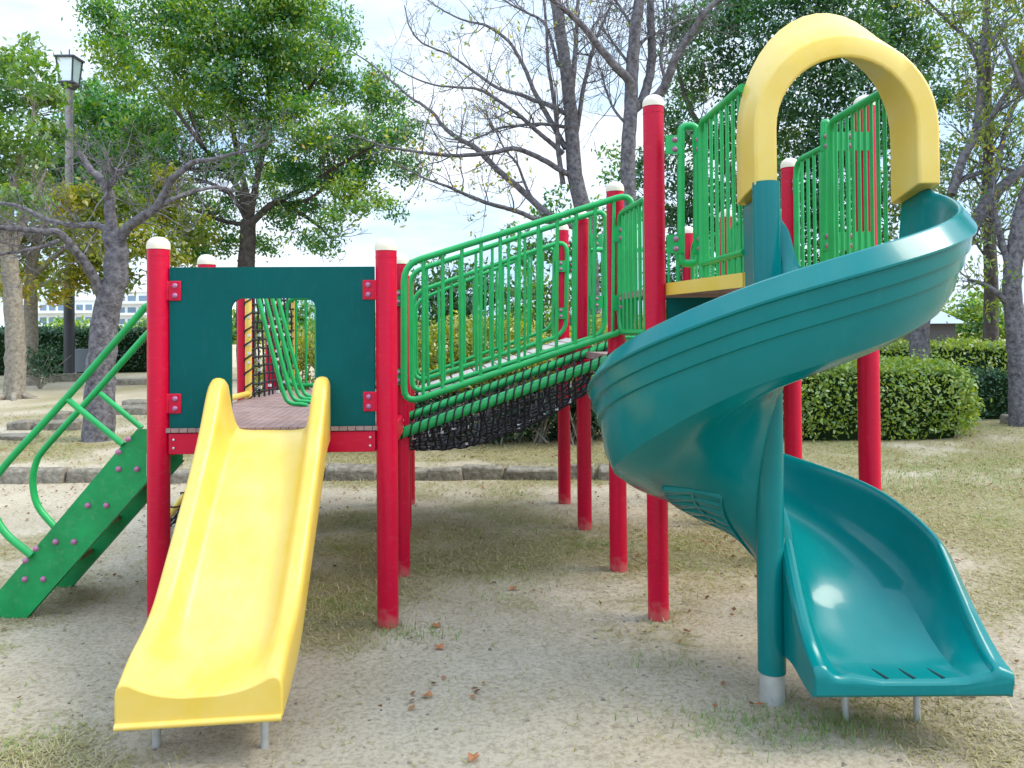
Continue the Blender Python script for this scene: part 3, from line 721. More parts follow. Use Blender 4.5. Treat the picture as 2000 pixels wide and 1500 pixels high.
for i, a in enumerate(aa):
    if a < 0: er = np.array([1.0, 0, 0]); c = np.array([SX, SYc - a / 50 * 0.21, 0])
    elif a <= 360: q = R_(a); er = np.array([math.cos(q), -math.sin(q), 0]); c = np.array([SX, SYc, 0])
    else: er = np.array([1.0, 0, 0]); c = np.array([SX, SYc - (a - 360) / 65 * 0.38, 0])
    H = ho[i] - bz[i]; I = hi_[i] - bz[i]; ex = float(sm(335, 400, a)); st = float(sm(20, 60, a))
    web = -0.06 - 0.20 * (1 - ex) * st - 0.02 * (1 - ex) - 0.005 * ex; ri = 0.05 - 0.03 * ex - 0.085 * (1 - float(sm(-16, 4, a))); dn_ = -0.085 + 0.02 * ex - 0.085 * float(sm(105, 175, a)) * (1 - float(sm(285, 340, a)))
    dep = 0.085 * float(sm(105, 175, a)) * (1 - float(sm(285, 340, a)))
    RO = 0.765 - 0.004 * ex; K = min(1.0, max(0.0, (H + 0.02)) / 0.27)
    J = min(1.0, I / 0.14)
    sec = [(ri, web), (ri, I * 0.5), (ri, I - 0.03 * J), (ri + 0.006, I - 0.01 * J), (ri + 0.02, I), (ri + 0.036, I), (ri + 0.05, I - 0.012 * J), (ri + 0.058, I - 0.035 * J),
           (ri + 0.075, I * 0.45), (ri + 0.10, I * 0.18 + 0.005), (ri + 0.14, 0.02), (0.27, 0.0), (0.40, -0.012 * (1 - ex)), (0.50, -0.004 * (1 - ex)), (0.58, 0.02 * min(1, H / 0.25)),
           (0.63 - .03 * ex, 0.06 * min(1, H / 0.25)), (0.662 - .02 * ex, 0.12 * min(1, H / 0.25)), (0.68, H - 0.06 * K), (0.688, H - 0.022 * K), (0.695, H - 0.008 * K), (0.704, H), (0.712, H + .001), (0.720, H - 0.003 * K),
           (RO - 0.004, H - 0.064 * K), (RO, H - 0.071 * K), (RO - 0.001, H - 0.079 * K), (RO - 0.014 * (1 - ex), H - 0.085 * K),
           (RO - 0.020 * (1 - ex), H - 0.135 * K), (RO - 0.022 * (1 - ex), H - 0.141 * K), (RO - 0.033 * (1 - ex), H - 0.145 * K), (RO - 0.042 * (1 - ex), H - 0.195 * K), (RO - 0.044 * (1 - ex), H - 0.201 * K), (RO - 0.055 * (1 - ex) - .003 * ex, H - 0.205 * K),
           (RO - 0.075 + .068 * ex, min(H - 0.25 * K, 0.03) - .055 * ex - dep * .75), (RO - 0.11 + .08 * ex, -0.03 - .035 * ex - dep), (RO - 0.17, -0.066 - dep), (0.48, dn_), (0.33, dn_ - 0.01 * (1 - ex)), (0.20, dn_ - 0.03 * (1 - ex)), (0.11, ((dn_ + web) / 2 - 0.01) * (1 - ex) + dn_ * ex)]
    rings.append([c + er * r + np.array([0, 0, bz[i] + z]) for r, z in sec])
for fwd, f in ((0.010, 0.96), (0.019, 0.86), (0.026, 0.70), (0.030, 0.5)):      # rolled front lip
    zb = bz[-1] - 0.03
    rings.append([c + np.array([SX * 0, -fwd, 0]) + er * (0.41 + (r - 0.41) * (1 - 0.035 * (1 - f))) + np.array([0, 0, zb + (bz[-1] + z - zb) * f]) for r, z in sec])
m = MB(); m.loft(rings)
SPIRAL = m.build("spiral_slide", TEAL, PS, smooth=24, bevel=0.003, bseg=2)
m = MB(); m.tube([(SX, SYc, 0.125), (SX, SYc, 2.185)], 0.0572, 28); m.build("centre_pole", TEAL, SPIRAL)
m = MB(); m.tube([(SX, SYc, -0.05), (SX, SYc, 0.13)], 0.051, 24); m.build("pole_foot", STEEL, SPIRAL)
for px in (1651, 1791):
    p = at(px, 1398, 3.07); m = MB(); m.tube([(p[0], p[1], -0.03), (p[0], p[1], 0.22)], 0.013, 12); m.build("leg", STEEL, SPIRAL)
# raised dark rods on the exit lip, coloured as the shade in drain slots
m = MB()
for i, xo in enumerate((0.30, 0.40, 0.51)):
    y1 = SYc - 0.372; z1 = bz[-1]
    m = MB(); m.tube([(SX + xo - 0.05, y1 + 0.12, z1 + 0.002), (SX + xo - 0.02, y1 + 0.05, z1 + 0.001), (SX + xo, y1 - .012, z1 - .003)], [0.002, 0.0065, 0.009], 8)
    m.build("drain_slot", SLOT, SPIRAL, smooth=60)
# stiffening grid moulded under the channel
m = MB()
def under(a, r, d):
    q = R_(a); er = np.array([math.cos(q), -math.sin(q), 0])
    return np.array([SX, SYc, np.interp(a, aa, bz) - 0.088 - 0.085 * float(sm(105, 175, a)) * (1 - float(sm(285, 340, a))) - 0.05 * max(0, (0.30 - r) / 0.2) + d]) + er * r
AR = np.arange(192, 292, 4.0)
for r0 in (0.20, 0.32, 0.44):
    m.loft([[under(a, r0 - .012, .03), under(a, r0 + .012, .03), under(a, r0 + .006, -.02), under(a, r0 - .006, -.02)] for a in AR])
for k, a in enumerate(AR[::3]):
    m.loft([[under(a - 1.8, r, .03), under(a + 1.8, r, .03), under(a + 1.4, r, -.019), under(a - 1.4, r, -.019)] for r in (.20, .26, .32, .38, .44)])
    m.loft([[under(a - 1.8 + t * 6, r, .03), under(a + 1.8 + t * 6, r, .03), under(a + 1.4 + t * 6, r, -.019), under(a - 1.4 + t * 6, r, -.019)] for t, r in ((0, .32), (.5, .38), (1, .44))])
m.build("underside_rib", TEAL, SPIRAL, smooth=0, bevel=0.003)

# hood
HX, HYf, HYb, HZ = 1.418, 3.22, 3.475, 2.41
def arch(w, vr, y, foot, n=22):
    pts = [(HX - w, y, foot), (HX - w, y, foot + (HZ - foot) * 0.5)]
    for q in np.linspace(math.pi, 0, n): pts.append((HX + w * math.cos(q), y, HZ + vr * math.sin(q)))
    return pts + [(HX + w, y, foot + (HZ - foot) * 0.5), (HX + w, y, foot)]
cols = [arch(0.295, 0.297, HYf + 0.008, 2.17), arch(0.303, 0.305, HYf, 2.17), arch(0.383, 0.382, HYf, 2.17), arch(0.391, 0.394, HYf + 0.008, 2.17),
        arch(0.396, 0.49, HYf + 0.13, 2.15), arch(0.398, 0.585, HYb - 0.015, 2.125), arch(0.388, 0.582, HYb, 2.125), arch(0.31, 0.42, HYb, 2.125), arch(0.298, 0.40, HYb - 0.012, 2.125)]
m = MB(); m.loft([[c[i] for c in cols] for i in range(len(cols[0]))])
m.build("hood", YEL, SPIRAL, smooth=40, bevel=0.010, bseg=3)

#__PLANTS__
# ================================================================== PLANTS AND SURROUNDINGS
def twigs(mb, pts, rad, rng, n, ln, lvl, up=0.25, rmin=0.0045, spread=0.9, t0=0.2, tips=None):
    pts = [v3(p) for p in pts]; k = len(pts)
    for _ in range(n):
        t = t0 + (1 - t0) * rng.rand() ** 0.8; f = t * (k - 1); i = min(int(f), k - 2)
        p = pts[i] + (pts[i + 1] - pts[i]) * (f - i); d = unit(pts[i + 1] - pts[i])
        dirn = unit(d * 0.7 + unit(rng.normal(size=3)) * spread + np.array([0, 0, up]))
        l = ln * rng.uniform(0.5, 1.3) * (1.15 - 0.5 * t); r = max(rmin, min(rad[i] * 0.5, 0.011 * l + rmin * 0.5))
        q = [p]; dd = dirn.copy(); ns = 5
        for s_ in range(ns):
            dd = unit(dd + rng.normal(size=3) * 0.2 + np.array([0, 0, 0.06])); q.append(q[-1] + dd * l / ns)
        rr = list(np.linspace(r, rmin * 0.7, ns + 1)); mb.tube(q, rr, 4 if r > 0.012 else 3, cap=False)
        if tips is not None: tips.extend(q[2:])
        if lvl > 0: twigs(mb, q, rr, rng, max(2, int(l * 5)), l * 0.5, lvl - 1, up, rmin, spread, 0.15, tips)

def limb(mb, pix, Z, r0, r1, rng, dz=0.0, n=9, base=None, wob=0.0):
    k = len(pix); P = [at(x, y, Z + dz * i / max(1, k - 1) + (rng.normal() * wob if i else 0)) for i, (x, y) in enumerate(pix)]
    if base is not None: P[0] = v3(base)
    q = catmull(P, 5); m_ = len(q)
    q = [p + rng.normal(size=3) * r0 * 0.045 * (0 < i < m_ - 1) for i, p in enumerate(q)]
    rr = list(np.linspace(r0, r1, m_)); mb.tube(q, rr, n); return q, rr

def clump_pts(clumps, rng, dens, sig, per):
    C, T, O = [], [], []
    for c, r in clumps:
        c = v3(c); r = v3(r) * np.ones(3); area = (r[0] * r[1] * r[2]) ** (2 / 3.)
        ns = max(3, int(dens * area)); u = unit(rng.normal(size=(ns, 3))); rad = rng.rand(ns, 1) ** 0.42
        sp = c + u * rad * r; ct = rng.normal() * 0.10
        st = ct + rng.normal(size=ns) * 0.10
        pp = sp[:, None, :] + rng.normal(size=(ns, per, 3)) * np.array([sig, sig, sig * 0.6])
        C.append(pp.reshape(-1, 3)); T.append((st[:, None] + rng.normal(size=(ns, per)) * 0.13).ravel())
        O.append(np.repeat(u, per, 0))
    return np.concatenate(C), np.concatenate(T), np.concatenate(O)

def crown(name, clumps, rng, mat_, parent, L=0.12, W=0.055, dens=60, sig=0.15, per=18, tone=0.45, up=0.5):
    c, t, o = clump_pts(clumps, rng, dens, sig, per)
    return quads_mesh(name, leaf_quads(c, L, W, rng, up, o), np.clip(t + tone, 0, 1), mat_, parent)

def pxclumps(lst, Z, rng, dz=1.5, sq=0.9, flat=1.0):
    out = []
    for x, y, r in lst:
        z = Z + rng.uniform(-dz, dz); rr = r / FPX * Z
        out.append((at(x, y, z), np.array([rr, rr * 0.9, rr * sq * flat])))
    return out

def tree_empty(px, py, Z, label, cat="tree", name="tree", group=None):
    b = at(px, py, Z); b[2] = gh(b[0], b[1]) - 0.02
    return empty(name, b, label, cat, group), b

# ---- big camphor tree, centre left
rng = np.random.RandomState(11)
t, b = tree_empty(484, 740, 19, "large dense evergreen tree with a tall spreading crown behind the green board", name="broadleaf_tree")
m = MB(); Z = 19
limb(m, [(484, 740), (480, 600), (482, 500), (486, 430)], Z, 0.25, 0.18, rng, base=b, n=12)
LIMBS = [[(486, 440), (470, 380), (440, 330), (400, 290), (370, 220), (350, 150)], [(486, 440), (500, 360), (520, 260), (525, 170), (510, 90), (515, 10)],
         [(486, 440), (530, 400), (590, 370), (650, 330), (720, 290), (780, 262)], [(490, 420), (470, 330), (450, 230), (430, 130), (420, 30)],
         [(520, 260), (570, 210), (620, 150), (650, 70)], [(530, 400), (600, 390), (660, 350), (690, 390)], [(440, 330), (370, 330), (300, 300), (240, 250)],
         [(486, 440), (430, 430), (380, 410), (340, 400)], [(400, 290), (330, 200), (260, 120), (230, 60)], [(550, 390), (620, 440), (650, 470)], [(486, 440), (450, 380), (380, 350), (300, 360), (250, 340)]]
for i, L_ in enumerate(LIMBS):
    q, rr = limb(m, L_, Z, 0.095 if i < 4 else 0.06, 0.018, rng, dz=rng.uniform(-1.8, 1.8), n=8)
    twigs(m, q, rr, rng, 16, 1.1, 1, rmin=0.008)
m.build("trunk", BARKD, t, smooth=60)
CL = [(225, 62, 58), (330, 35, 85), (440, 40, 95), (560, 45, 100), (640, 55, 65), (250, 140, 52), (350, 135, 85), (470, 140, 95), (600, 145, 90), (660, 170, 42), (300, 235, 62), (390, 230, 75), (500, 235, 72),
      (600, 250, 65), (215, 110, 45), (205, 15, 45), (740, 195, 60), (785, 262, 45), (720, 300, 68), (795, 325, 34), (640, 320, 62), (690, 385, 52), (570, 330, 50), (330, 305, 50), (250, 300, 58),
      (650, 430, 32), (638, 478, 26), (420, 325, 45), (345, 375, 42), (430, 440, 38), (345, 440, 42), (540, 410, 36), (735, 160, 34), (690, 250, 45), (400, -40, 100), (560, -60, 100), (470, 320, 36), (760, 410, 26), (600, 470, 24), (500, 470, 26), (470, 390, 34), (520, 350, 36), (560, 400, 30), (590, 330, 40), (400, 400, 36), (450, 480, 30), (380, 490, 28), (530, 480, 22), (610, 400, 28), (700, 340, 36), (300, 350, 36), (560, 440, 22)]
crown("crown", pxclumps(CL, Z, rng, 1.9), rng, CAMPH, t, L=0.12, W=0.06, dens=84, sig=0.155, per=42, tone=0.46, up=1.0)

# ---- darker tree behind the lamp and the yellowing maple under it
rng = np.random.RandomState(12)
t, b = tree_empty(215, 700, 24, "dark green tree filling the gap behind the lamp post", name="broadleaf_tree")
m = MB(); q, rr = limb(m, [(215, 700), (215, 500), (210, 380), (200, 250)], 24, 0.25, 0.06, rng, base=b); twigs(m, q, rr, rng, 30, 2.0, 1, rmin=0.01, t0=0.4); m.build("trunk", BARKD, t, smooth=60)
crown("crown", pxclumps([(215, 215, 55), (165, 235, 48), (250, 260, 50), (160, 300, 55), (230, 320, 60), (290, 290, 50), (120, 330, 50), (190, 385, 60), (270, 385, 55), (130, 410, 55), (140, 190, 22), (185, 175, 25)], 24, rng, 1.5), rng, CAMPH, t, L=0.20, W=0.10, dens=125, sig=0.2, per=18, tone=0.42, up=1.0)
rng = np.random.RandomState(13)
t, b = tree_empty(62, 690, 18, "autumn tree with yellowing leaves and a tan trunk beyond the low bare branches", name="broadleaf_tree")
m = MB(); q, rr = limb(m, [(62, 690), (60, 600), (62, 520), (80, 450)], 18, 0.17, 0.1, rng, base=b)
for L_ in ([(62, 540), (150, 470), (260, 430), (340, 400)], [(66, 520), (20, 450), (-30, 400)], [(80, 450), (120, 400), (160, 370)], [(62, 560), (150, 545), (230, 540)]):
    q, rr = limb(m, L_, 18, 0.07, 0.02, rng, dz=rng.uniform(-1.5, 1.5)); twigs(m, q, rr, rng, 12, 1.0, 1, rmin=0.008)
m.build("trunk", BARKT, t, smooth=60)
crown("crown", pxclumps([(50, 380, 50), (140, 400, 45), (230, 395, 50), (320, 410, 45), (110, 460, 50), (210, 470, 52), (300, 470, 46), (30, 470, 50), (60, 535, 42), (150, 540, 40), (225, 545, 36), (-20, 520, 50), (375, 440, 36), (400, 470, 30), (330, 350, 30), (20, 560, 30), (110, 570, 24), (180, 500, 46), (330, 505, 30), (385, 500, 24)], 18, rng, 1.8), rng, YLL, t, L=0.14, W=0.075, dens=185, sig=0.14, per=18, tone=0.45, up=1.0)
# ---- lit tree at the left edge
rng = np.random.RandomState(14)
t, b = tree_empty(28, 775, 15, "sunlit green tree with pale grey trunk at far left, left of the lamp post", name="broadleaf_tree")
m = MB(); limb(m, [(28, 775), (30, 700), (28, 620), (22, 540), (10, 460)], 15, 0.19, 0.14, rng, base=b, n=12)
for L_ in ([(10, 460), (30, 350), (60, 250), (70, 180)], [(12, 470), (-40, 380), (-60, 250)], [(20, 500), (60, 400), (90, 330)]):
    q, rr = limb(m, L_, 15, 0.1, 0.02, rng); twigs(m, q, rr, rng, 14, 0.9, 1, rmin=0.007)
for k in range(6):
    a = k * 1.05; m.tube([b + np.array([0.14 * math.cos(a), 0.14 * math.sin(a), 0.12]), b + np.array([0.3 * math.cos(a), 0.3 * math.sin(a), 0.03]), b + np.array([0.55 * math.cos(a), 0.55 * math.sin(a), -0.02])], [0.07, 0.05, 0.02], 7)
m.build("trunk", BARKT, t, smooth=60)
crown("crown", pxclumps([(25, 115, 42), (70, 150, 42), (20, 190, 55), (85, 215, 42), (95, 260, 40), (40, 270, 52), (-20, 150, 60), (70, 320, 42), (15, 340, 48), (-40, 260, 60), (-30, 400, 50), (60, 95, 26), (100, 180, 24), (55, 390, 34)], 15, rng, 1.2), rng, LITL, t, L=0.14, W=0.07, dens=140, sig=0.12, per=18, tone=0.55, up=1.0)

# ---- bare cherry at the left, in front of the lamp
rng = np.random.RandomState(15)
t, b = tree_empty(192, 862, 10, "bare grey cherry tree with crooked pruned limbs behind the green stair", name="bare_tree")
m = MB(); Z = 10; tips = []
limb(m, [(192, 862), (195, 780), (198, 700), (205, 620), (222, 555), (228, 500), (222, 455)], Z, 0.20, 0.13, rng, base=b, n=14)
m2 = MB()
for L_, r0, r1, dz in (([(222, 470), (215, 420), (213, 378), (196, 350), (175, 329), (160, 305), (150, 297)], 0.10, 0.035, 0.1), ([(213, 385), (210, 368), (222, 350), (229, 330)], 0.07, 0.045, -0.2),
                       ([(228, 500), (240, 458), (268, 430), (301, 409), (322, 378), (336, 350), (360, 330), (384, 314)], 0.09, 0.04, -0.5), ([(384, 314), (416, 311), (455, 300), (490, 294), (525, 276)], 0.035, 0.012, -0.6),
                       ([(295, 412), (340, 388), (378, 374), (420, 366), (448, 371), (462, 395)], 0.045, 0.015, 0.9), ([(222, 470), (206, 448), (180, 438), (154, 441), (120, 436), (87, 427), (50, 408), (21, 399), (-20, 395)], 0.06, 0.025, 0.8),
                       ([(205, 600), (195, 570), (185, 545), (171, 521), (158, 503), (147, 490), (132, 470), (115, 455), (80, 452), (45, 448), (0, 444), (-30, 440)], 0.085, 0.035, -0.9), ([(115, 470), (80, 482), (40, 490), (0, 497), (-30, 505)], 0.035, 0.015, -0.9)):
    q, rr = limb(m, L_, Z, r0 * .82, r1 * .8, rng, dz=dz, n=9); twigs(m2, q, rr, rng, 22, 0.8, 2, up=0.15, rmin=0.003, tips=tips, spread=1.1)
m.build("trunk", BARK, t, smooth=60); m2.build("branches", BARK, t, smooth=60)

# ---- bare cherries in the middle
rng = np.random.RandomState(16)
t, b = tree_empty(1160, 800, 13, "wide bare cherry tree with thin twigs reaching left above the green bridge railing", name="bare_tree")
m = MB(); m2 = MB(); Z = 13; tips = []
limb(m, [(1160, 800), (1155, 600), (1148, 480), (1135, 400), (1122, 330), (1118, 280), (1112, 200), (1100, 100), (1085, 0), (1078, -60)], Z, 0.165, 0.085, rng, base=b, n=14)
CH = [([(1125, 345), (1101, 336), (1066, 315), (1035, 300), (1003, 290), (970, 297), (937, 301), (888, 304), (850, 301), (818, 297), (785, 292), (755, 287), (720, 275), (685, 262)], .055, .012, -1.2),
      ([(1100, 440), (1055, 405), (1010, 364), (975, 335), (951, 311), (926, 287), (895, 270), (874, 255), (858, 238), (850, 224), (825, 205), (800, 189), (775, 167), (751, 147), (720, 122), (688, 101)], .06, .01, 0.8),
      ([(1110, 250), (1087, 245), (1050, 242), (1017, 245), (975, 250), (950, 262), (923, 273), (900, 290)], .035, .01, -0.6),
      ([(1112, 225), (1066, 203), (1040, 195), (1017, 185), (990, 178), (965, 168), (926, 140), (900, 122), (874, 105), (825, 84), (800, 52), (790, 10)], .045, .009, 0.5),
      ([(1100, 300), (1075, 278), (1052, 259), (1020, 230), (993, 210), (951, 182), (925, 172), (902, 171), (850, 166), (804, 150), (770, 130)], .045, .009, -0.9),
      ([(1105, 290), (1080, 245), (1060, 210), (1042, 175), (1028, 140), (1014, 112), (993, 80), (954, 52), (930, 45), (902, 38), (860, 17), (830, -5)], .05, .01, 0.9),
      ([(1140, 450), (1090, 435), (1045, 427), (1015, 415), (986, 406), (950, 396), (923, 385), (900, 376), (874, 364), (850, 356), (825, 346), (795, 330), (765, 311)], .05, .009, -1.4),
      ([(1100, 360), (1091, 301), (1088, 250), (1084, 210), (1076, 160), (1070, 122), (1068, 70), (1062, 0)], .045, .02, -0.5),
      ([(1120, 290), (1129, 240), (1138, 180), (1147, 140), (1155, 110), (1164, 77), (1180, 40), (1196, 3)], .045, .02, 0.6),
      ([(1117, 180), (1122, 120), (1126, 60), (1130, -20)], .05, .03, 0.8), ([(1090, 130), (1066, 50), (1030, 25), (1000, 10), (970, -10)], .03, .012, 0.5), ([(1060, 420), (1030, 370), (1010, 320), (985, 290), (960, 240), (930, 200)], .03, .009, 1.2)]
for L_, r0, r1, dz in CH:
    q, rr = limb(m, L_, Z, r0, r1, rng, dz=dz, n=8); twigs(m2, q, rr, rng, 22, 1.0, 2, up=0.12, rmin=0.0032, tips=tips, spread=0.95)
m.build("trunk", BARK, t, smooth=60); m2.build("branches", BARK, t, smooth=60)
tp = np.array(tips); sel = rng.choice(len(tp), 1500); c = tp[sel] + rng.normal(size=(1500, 3)) * 0.04
keep = (c[:, 2] < 4.6) | (rng.rand(1500) < 0.25); c = c[keep]
quads_mesh("crown", leaf_quads(c, 0.10, 0.045, rng, 0.0, droop=1.0), np.clip(rng.normal(0.45, 0.25, len(c)), 0, 1), YLL, t)
rng = np.random.RandomState(17)
t, b = tree_empty(1228, 760, 12.2, "bare cherry tree with a straight forked trunk rising beside the tall red post", name="bare_tree")
m = MB(); m2 = MB(); Z = 12.2; tips = []
limb(m, [(1228, 760), (1228, 600), (1227, 450), (1227, 385), (1227, 297), (1231, 227), (1234, 147), (1238, 95), (1241, 52), (1252, -10), (1256, -60)], Z, 0.14, 0.08, rng, base=b, n=14)
for L_, r0, r1, dz in (([(1230, 190), (1231, 161), (1210, 138), (1189, 115), (1165, 85), (1140, 52), (1112, 26), (1084, 3), (1050, -30)], .08, .03, -.8), ([(1230, 220), (1255, 195), (1268, 150), (1273, 105), (1271, 50), (1270, -20)], .085, .06, .5),
                       ([(1258, 200), (1280, 190), (1294, 175), (1306, 150), (1315, 122), (1330, 95), (1346, 70), (1365, 42), (1380, 20), (1425, -20)], .085, .04, -.7), ([(1232, 130), (1195, 80), (1170, 50)], .025, .01, .3),
                       ([(1236, 110), (1262, 75), (1300, 60), (1340, 40), (1390, 30)], .03, .012, 1.0), ([(1230, 250), (1200, 215), (1185, 180), (1175, 140)], .025, .01, .3), ([(1240, 60), (1215, 20), (1190, -20)], .03, .015, .3), ([(1300, 160), (1290, 110), (1300, 60), (1295, 0)], .03, .015, .3)):
    q, rr = limb(m, L_, Z, r0, r1, rng, dz=dz, n=9); twigs(m2, q, rr, rng, 20, 1.0, 2, up=0.15, rmin=0.0035, tips=tips)
m.build("trunk", BARK, t, smooth=60); m2.build("branches", BARK, t, smooth=60)

# ---- dark evergreen mass behind the tower
rng = np.random.RandomState(18)
t, b = tree_empty(1480, 720, 17, "dark broad evergreen tree behind the tall tower and the yellow arch", name="evergreen_tree")
m = MB(); limb(m, [(1480, 720), (1480, 560), (1490, 420), (1500, 300)], 17, 0.3, 0.18, rng, base=b)
for L_ in ([(1490, 420), (1420, 330), (1350, 220), (1320, 120)], [(1500, 300), (1520, 200), (1500, 60)], [(1490, 400), (1600, 300), (1700, 200), (1780, 120)], [(1485, 480), (1380, 430), (1280, 400)], [(1490, 450), (1600, 420), (1720, 380)]):
    q, rr = limb(m, L_, 17, 0.12, 0.03, rng, dz=rng.uniform(-1, 1.5)); twigs(m, q, rr, rng, 12, 1.2, 1, rmin=0.008)
m.build("trunk", BARKD, t, smooth=60)
CL = [(1330, 60, 58), (1420, 40, 80), (1530, 50, 90), (1640, 50, 90), (1740, 60, 75), (1800, 110, 62), (1360, 150, 68), (1460, 150, 80), (1570, 160, 88), (1680, 160, 80), (1770, 200, 62), (1330, 250, 62), (1420, 260, 75), (1530, 265, 80),
      (1640, 270, 80), (1740, 290, 70), (1270, 330, 52), (1370, 360, 68), (1480, 370, 80), (1600, 380, 80), (1710, 390, 70), (1800, 330, 46), (1330, 440, 66), (1440, 470, 75), (1560, 480, 75), (1670, 480, 65), (1230, 400, 40), (1450, -40, 80), (1600, -50, 90), (1740, -20, 80), (1835, 190, 40), (1390, 550, 60), (1520, 570, 60), (1640, 570, 60), (1300, 530, 46)]
crown("crown", pxclumps(CL, 17, rng, 1.6), rng, DARKL, t, L=0.13, W=0.062, dens=80, sig=0.16, per=34, tone=0.47, up=1.0)
# mid-height dark trees behind the bridge
for sd_, (px, lab, lst) in enumerate(((880, "dark bushy tree behind the left half of the bridge railing", [(820, 590, 46), (880, 580, 52), (930, 600, 46), (850, 540, 42), (920, 535, 40), (800, 540, 30), (870, 620, 50), (950, 560, 40)]),
                                      (1050, "leafy tree behind the right half of the bridge railing, left of the cherry trunks", [(1000, 580, 50), (1060, 560, 55), (1120, 580, 55), (1030, 500, 48), (1090, 490, 52), (1150, 500, 48), (1180, 560, 50), (1070, 430, 38), (1150, 420, 42), (1200, 450, 40), (1000, 450, 26), (1210, 350, 34), (1190, 300, 28), (1100, 385, 26)]))):
    rng = np.random.RandomState(30 + sd_); Z = 15.5
    t, b = tree_empty(px, 720, Z, lab, name="evergreen_tree")
    m = MB(); q, rr = limb(m, [(px, 720), (px + 5, 640), (px, 560)], Z, 0.12, 0.05, rng, base=b); twigs(m, q, rr, rng, 12, 0.9, 1, rmin=0.006); m.build("trunk", BARKD, t, smooth=60)
    crown("crown", pxclumps(lst, Z, rng, 0.9), rng, CAMPH if sd_ else DARKL, t, L=0.14, W=0.065, dens=85 if sd_ else 120, sig=0.13, per=16, tone=0.45, up=0.9)

# ---- trees at the right edge
rng = np.random.RandomState(19)
t, b = tree_empty(1795, 735, 13.2, "leaning tree with a sunlit trunk edge standing behind the trimmed bush", name="bare_tree")
m = MB(); m2 = MB(); Z = 13.2; tips = []
limb(m, [(1795, 735), (1796, 650), (1802, 590), (1825, 545), (1855, 505), (1882, 472), (1908, 430), (1930, 392), (1960, 362), (1994, 335), (2050, 300)], Z, 0.17, 0.07, rng, base=b, n=14)
for L_, r0, r1, dz in (([(1835, 530), (1850, 440), (1858, 372), (1880, 350), (1906, 340), (1935, 330), (1958, 328), (2000, 340)], .06, .03, .6), ([(1858, 380), (1880, 310), (1905, 260), (1914, 190), (1918, 120), (1924, 60), (1930, -20)], .08, .05, .4),
                       ([(1912, 260), (1935, 230), (1960, 190), (1985, 160), (2020, 120)], .05, .025, -.5), ([(1930, 392), (1955, 290), (1975, 220), (2000, 170)], .05, .03, .8), ([(1918, 150), (1895, 85), (1862, 52), (1830, 20), (1800, -10)], .035, .015, -.4),
                       ([(1925, 100), (1960, 50), (2000, 10)], .03, .015, .5), ([(1840, 525), (1800, 440), (1790, 380)], .04, .015, .6), ([(1870, 480), (1920, 470), (1960, 450), (2010, 440)], .03, .012, -.4)):
    q, rr = limb(m, L_, Z, r0, r1, rng, dz=dz, n=9); twigs(m2, q, rr, rng, 14, 1.0, 2, up=0.1, rmin=0.004, tips=tips)
m.build("trunk", BARK, t, smooth=60); m2.build("branches", BARK, t, smooth=60)
tp = np.array(tips); c = np.repeat(tp[rng.choice(len(tp), 1500)], 3, 0) + rng.normal(size=(4500, 3)) * 0.09
quads_mesh("crown", leaf_quads(c, 0.10, 0.045, rng, 0.1, droop=0.8), np.clip(rng.normal(0.35, 0.22, len(c)), 0, 1), YLL, t)
rng = np.random.RandomState(20)
t, b = tree_empty(1992, 830, 12.2, "grey trunked tree cut by the right edge of the photo", name="broadleaf_tree")
m = MB(); Z = 12.2
limb(m, [(1992, 830), (1990, 740), (1984, 640), (1976, 560), (1985, 480), (2000, 400), (2030, 300), (2040, 180)], Z, 0.16, 0.1, rng, base=b, n=14)
for L_ in ([(1978, 560), (1962, 490), (1945, 420), (1938, 380)], [(1985, 500), (2050, 400), (2100, 300)], [(1980, 600), (1930, 560), (1890, 545)], [(2035, 250), (1990, 150), (1960, 80)]):
    q, rr = limb(m, L_, Z, 0.06, 0.02, rng); twigs(m, q, rr, rng, 10, 0.8, 1, rmin=0.005)
m.build("trunk", BARK, t, smooth=60)
crown("crown", pxclumps([(1900, 560, 26), (1930, 590, 24), (1880, 600, 20), (1955, 540, 30), (1910, 515, 20), (1960, 610, 20), (1870, 545, 16), (1990, 470, 30), (1900, 470, 16), (1990, 100, 40), (1960, 30, 34), (1990, 230, 30), (1870, 90, 30), (1890, 20, 34), (1940, 180, 24)], Z, rng, 0.8), rng, YLL, t, L=0.10, W=0.045, dens=55, sig=0.15, per=12, tone=0.30)
rng = np.random.RandomState(21)
t, b = tree_empty(1935, 720, 19, "loose green tree far behind the bare limbs in the upper right corner", name="evergreen_tree")
m = MB(); q, rr = limb(m, [(1935, 720), (1935, 560), (1930, 380), (1930, 200), (1930, 60)], 19, 0.2, 0.05, rng, base=b); twigs(m, q, rr, rng, 40, 2.0, 1, rmin=0.01, t0=0.3); m.build("trunk", BARKD, t, smooth=60)
crown("crown", pxclumps([(1870, 40, 42), (1940, 60, 46), (1990, 20, 40), (1880, 130, 36), (1960, 150, 42), (1900, 210, 40), (1980, 250, 40), (1880, 290, 34), (1940, 310, 40), (1990, 350, 36), (1860, 380, 30), (1920, 390, 28), (1900, -20, 50), (2020, 130, 50)], 19, rng, 1.6), rng, DARKL, t, L=0.15, W=0.07, dens=60, sig=0.2, per=14, tone=0.52, up=.8)
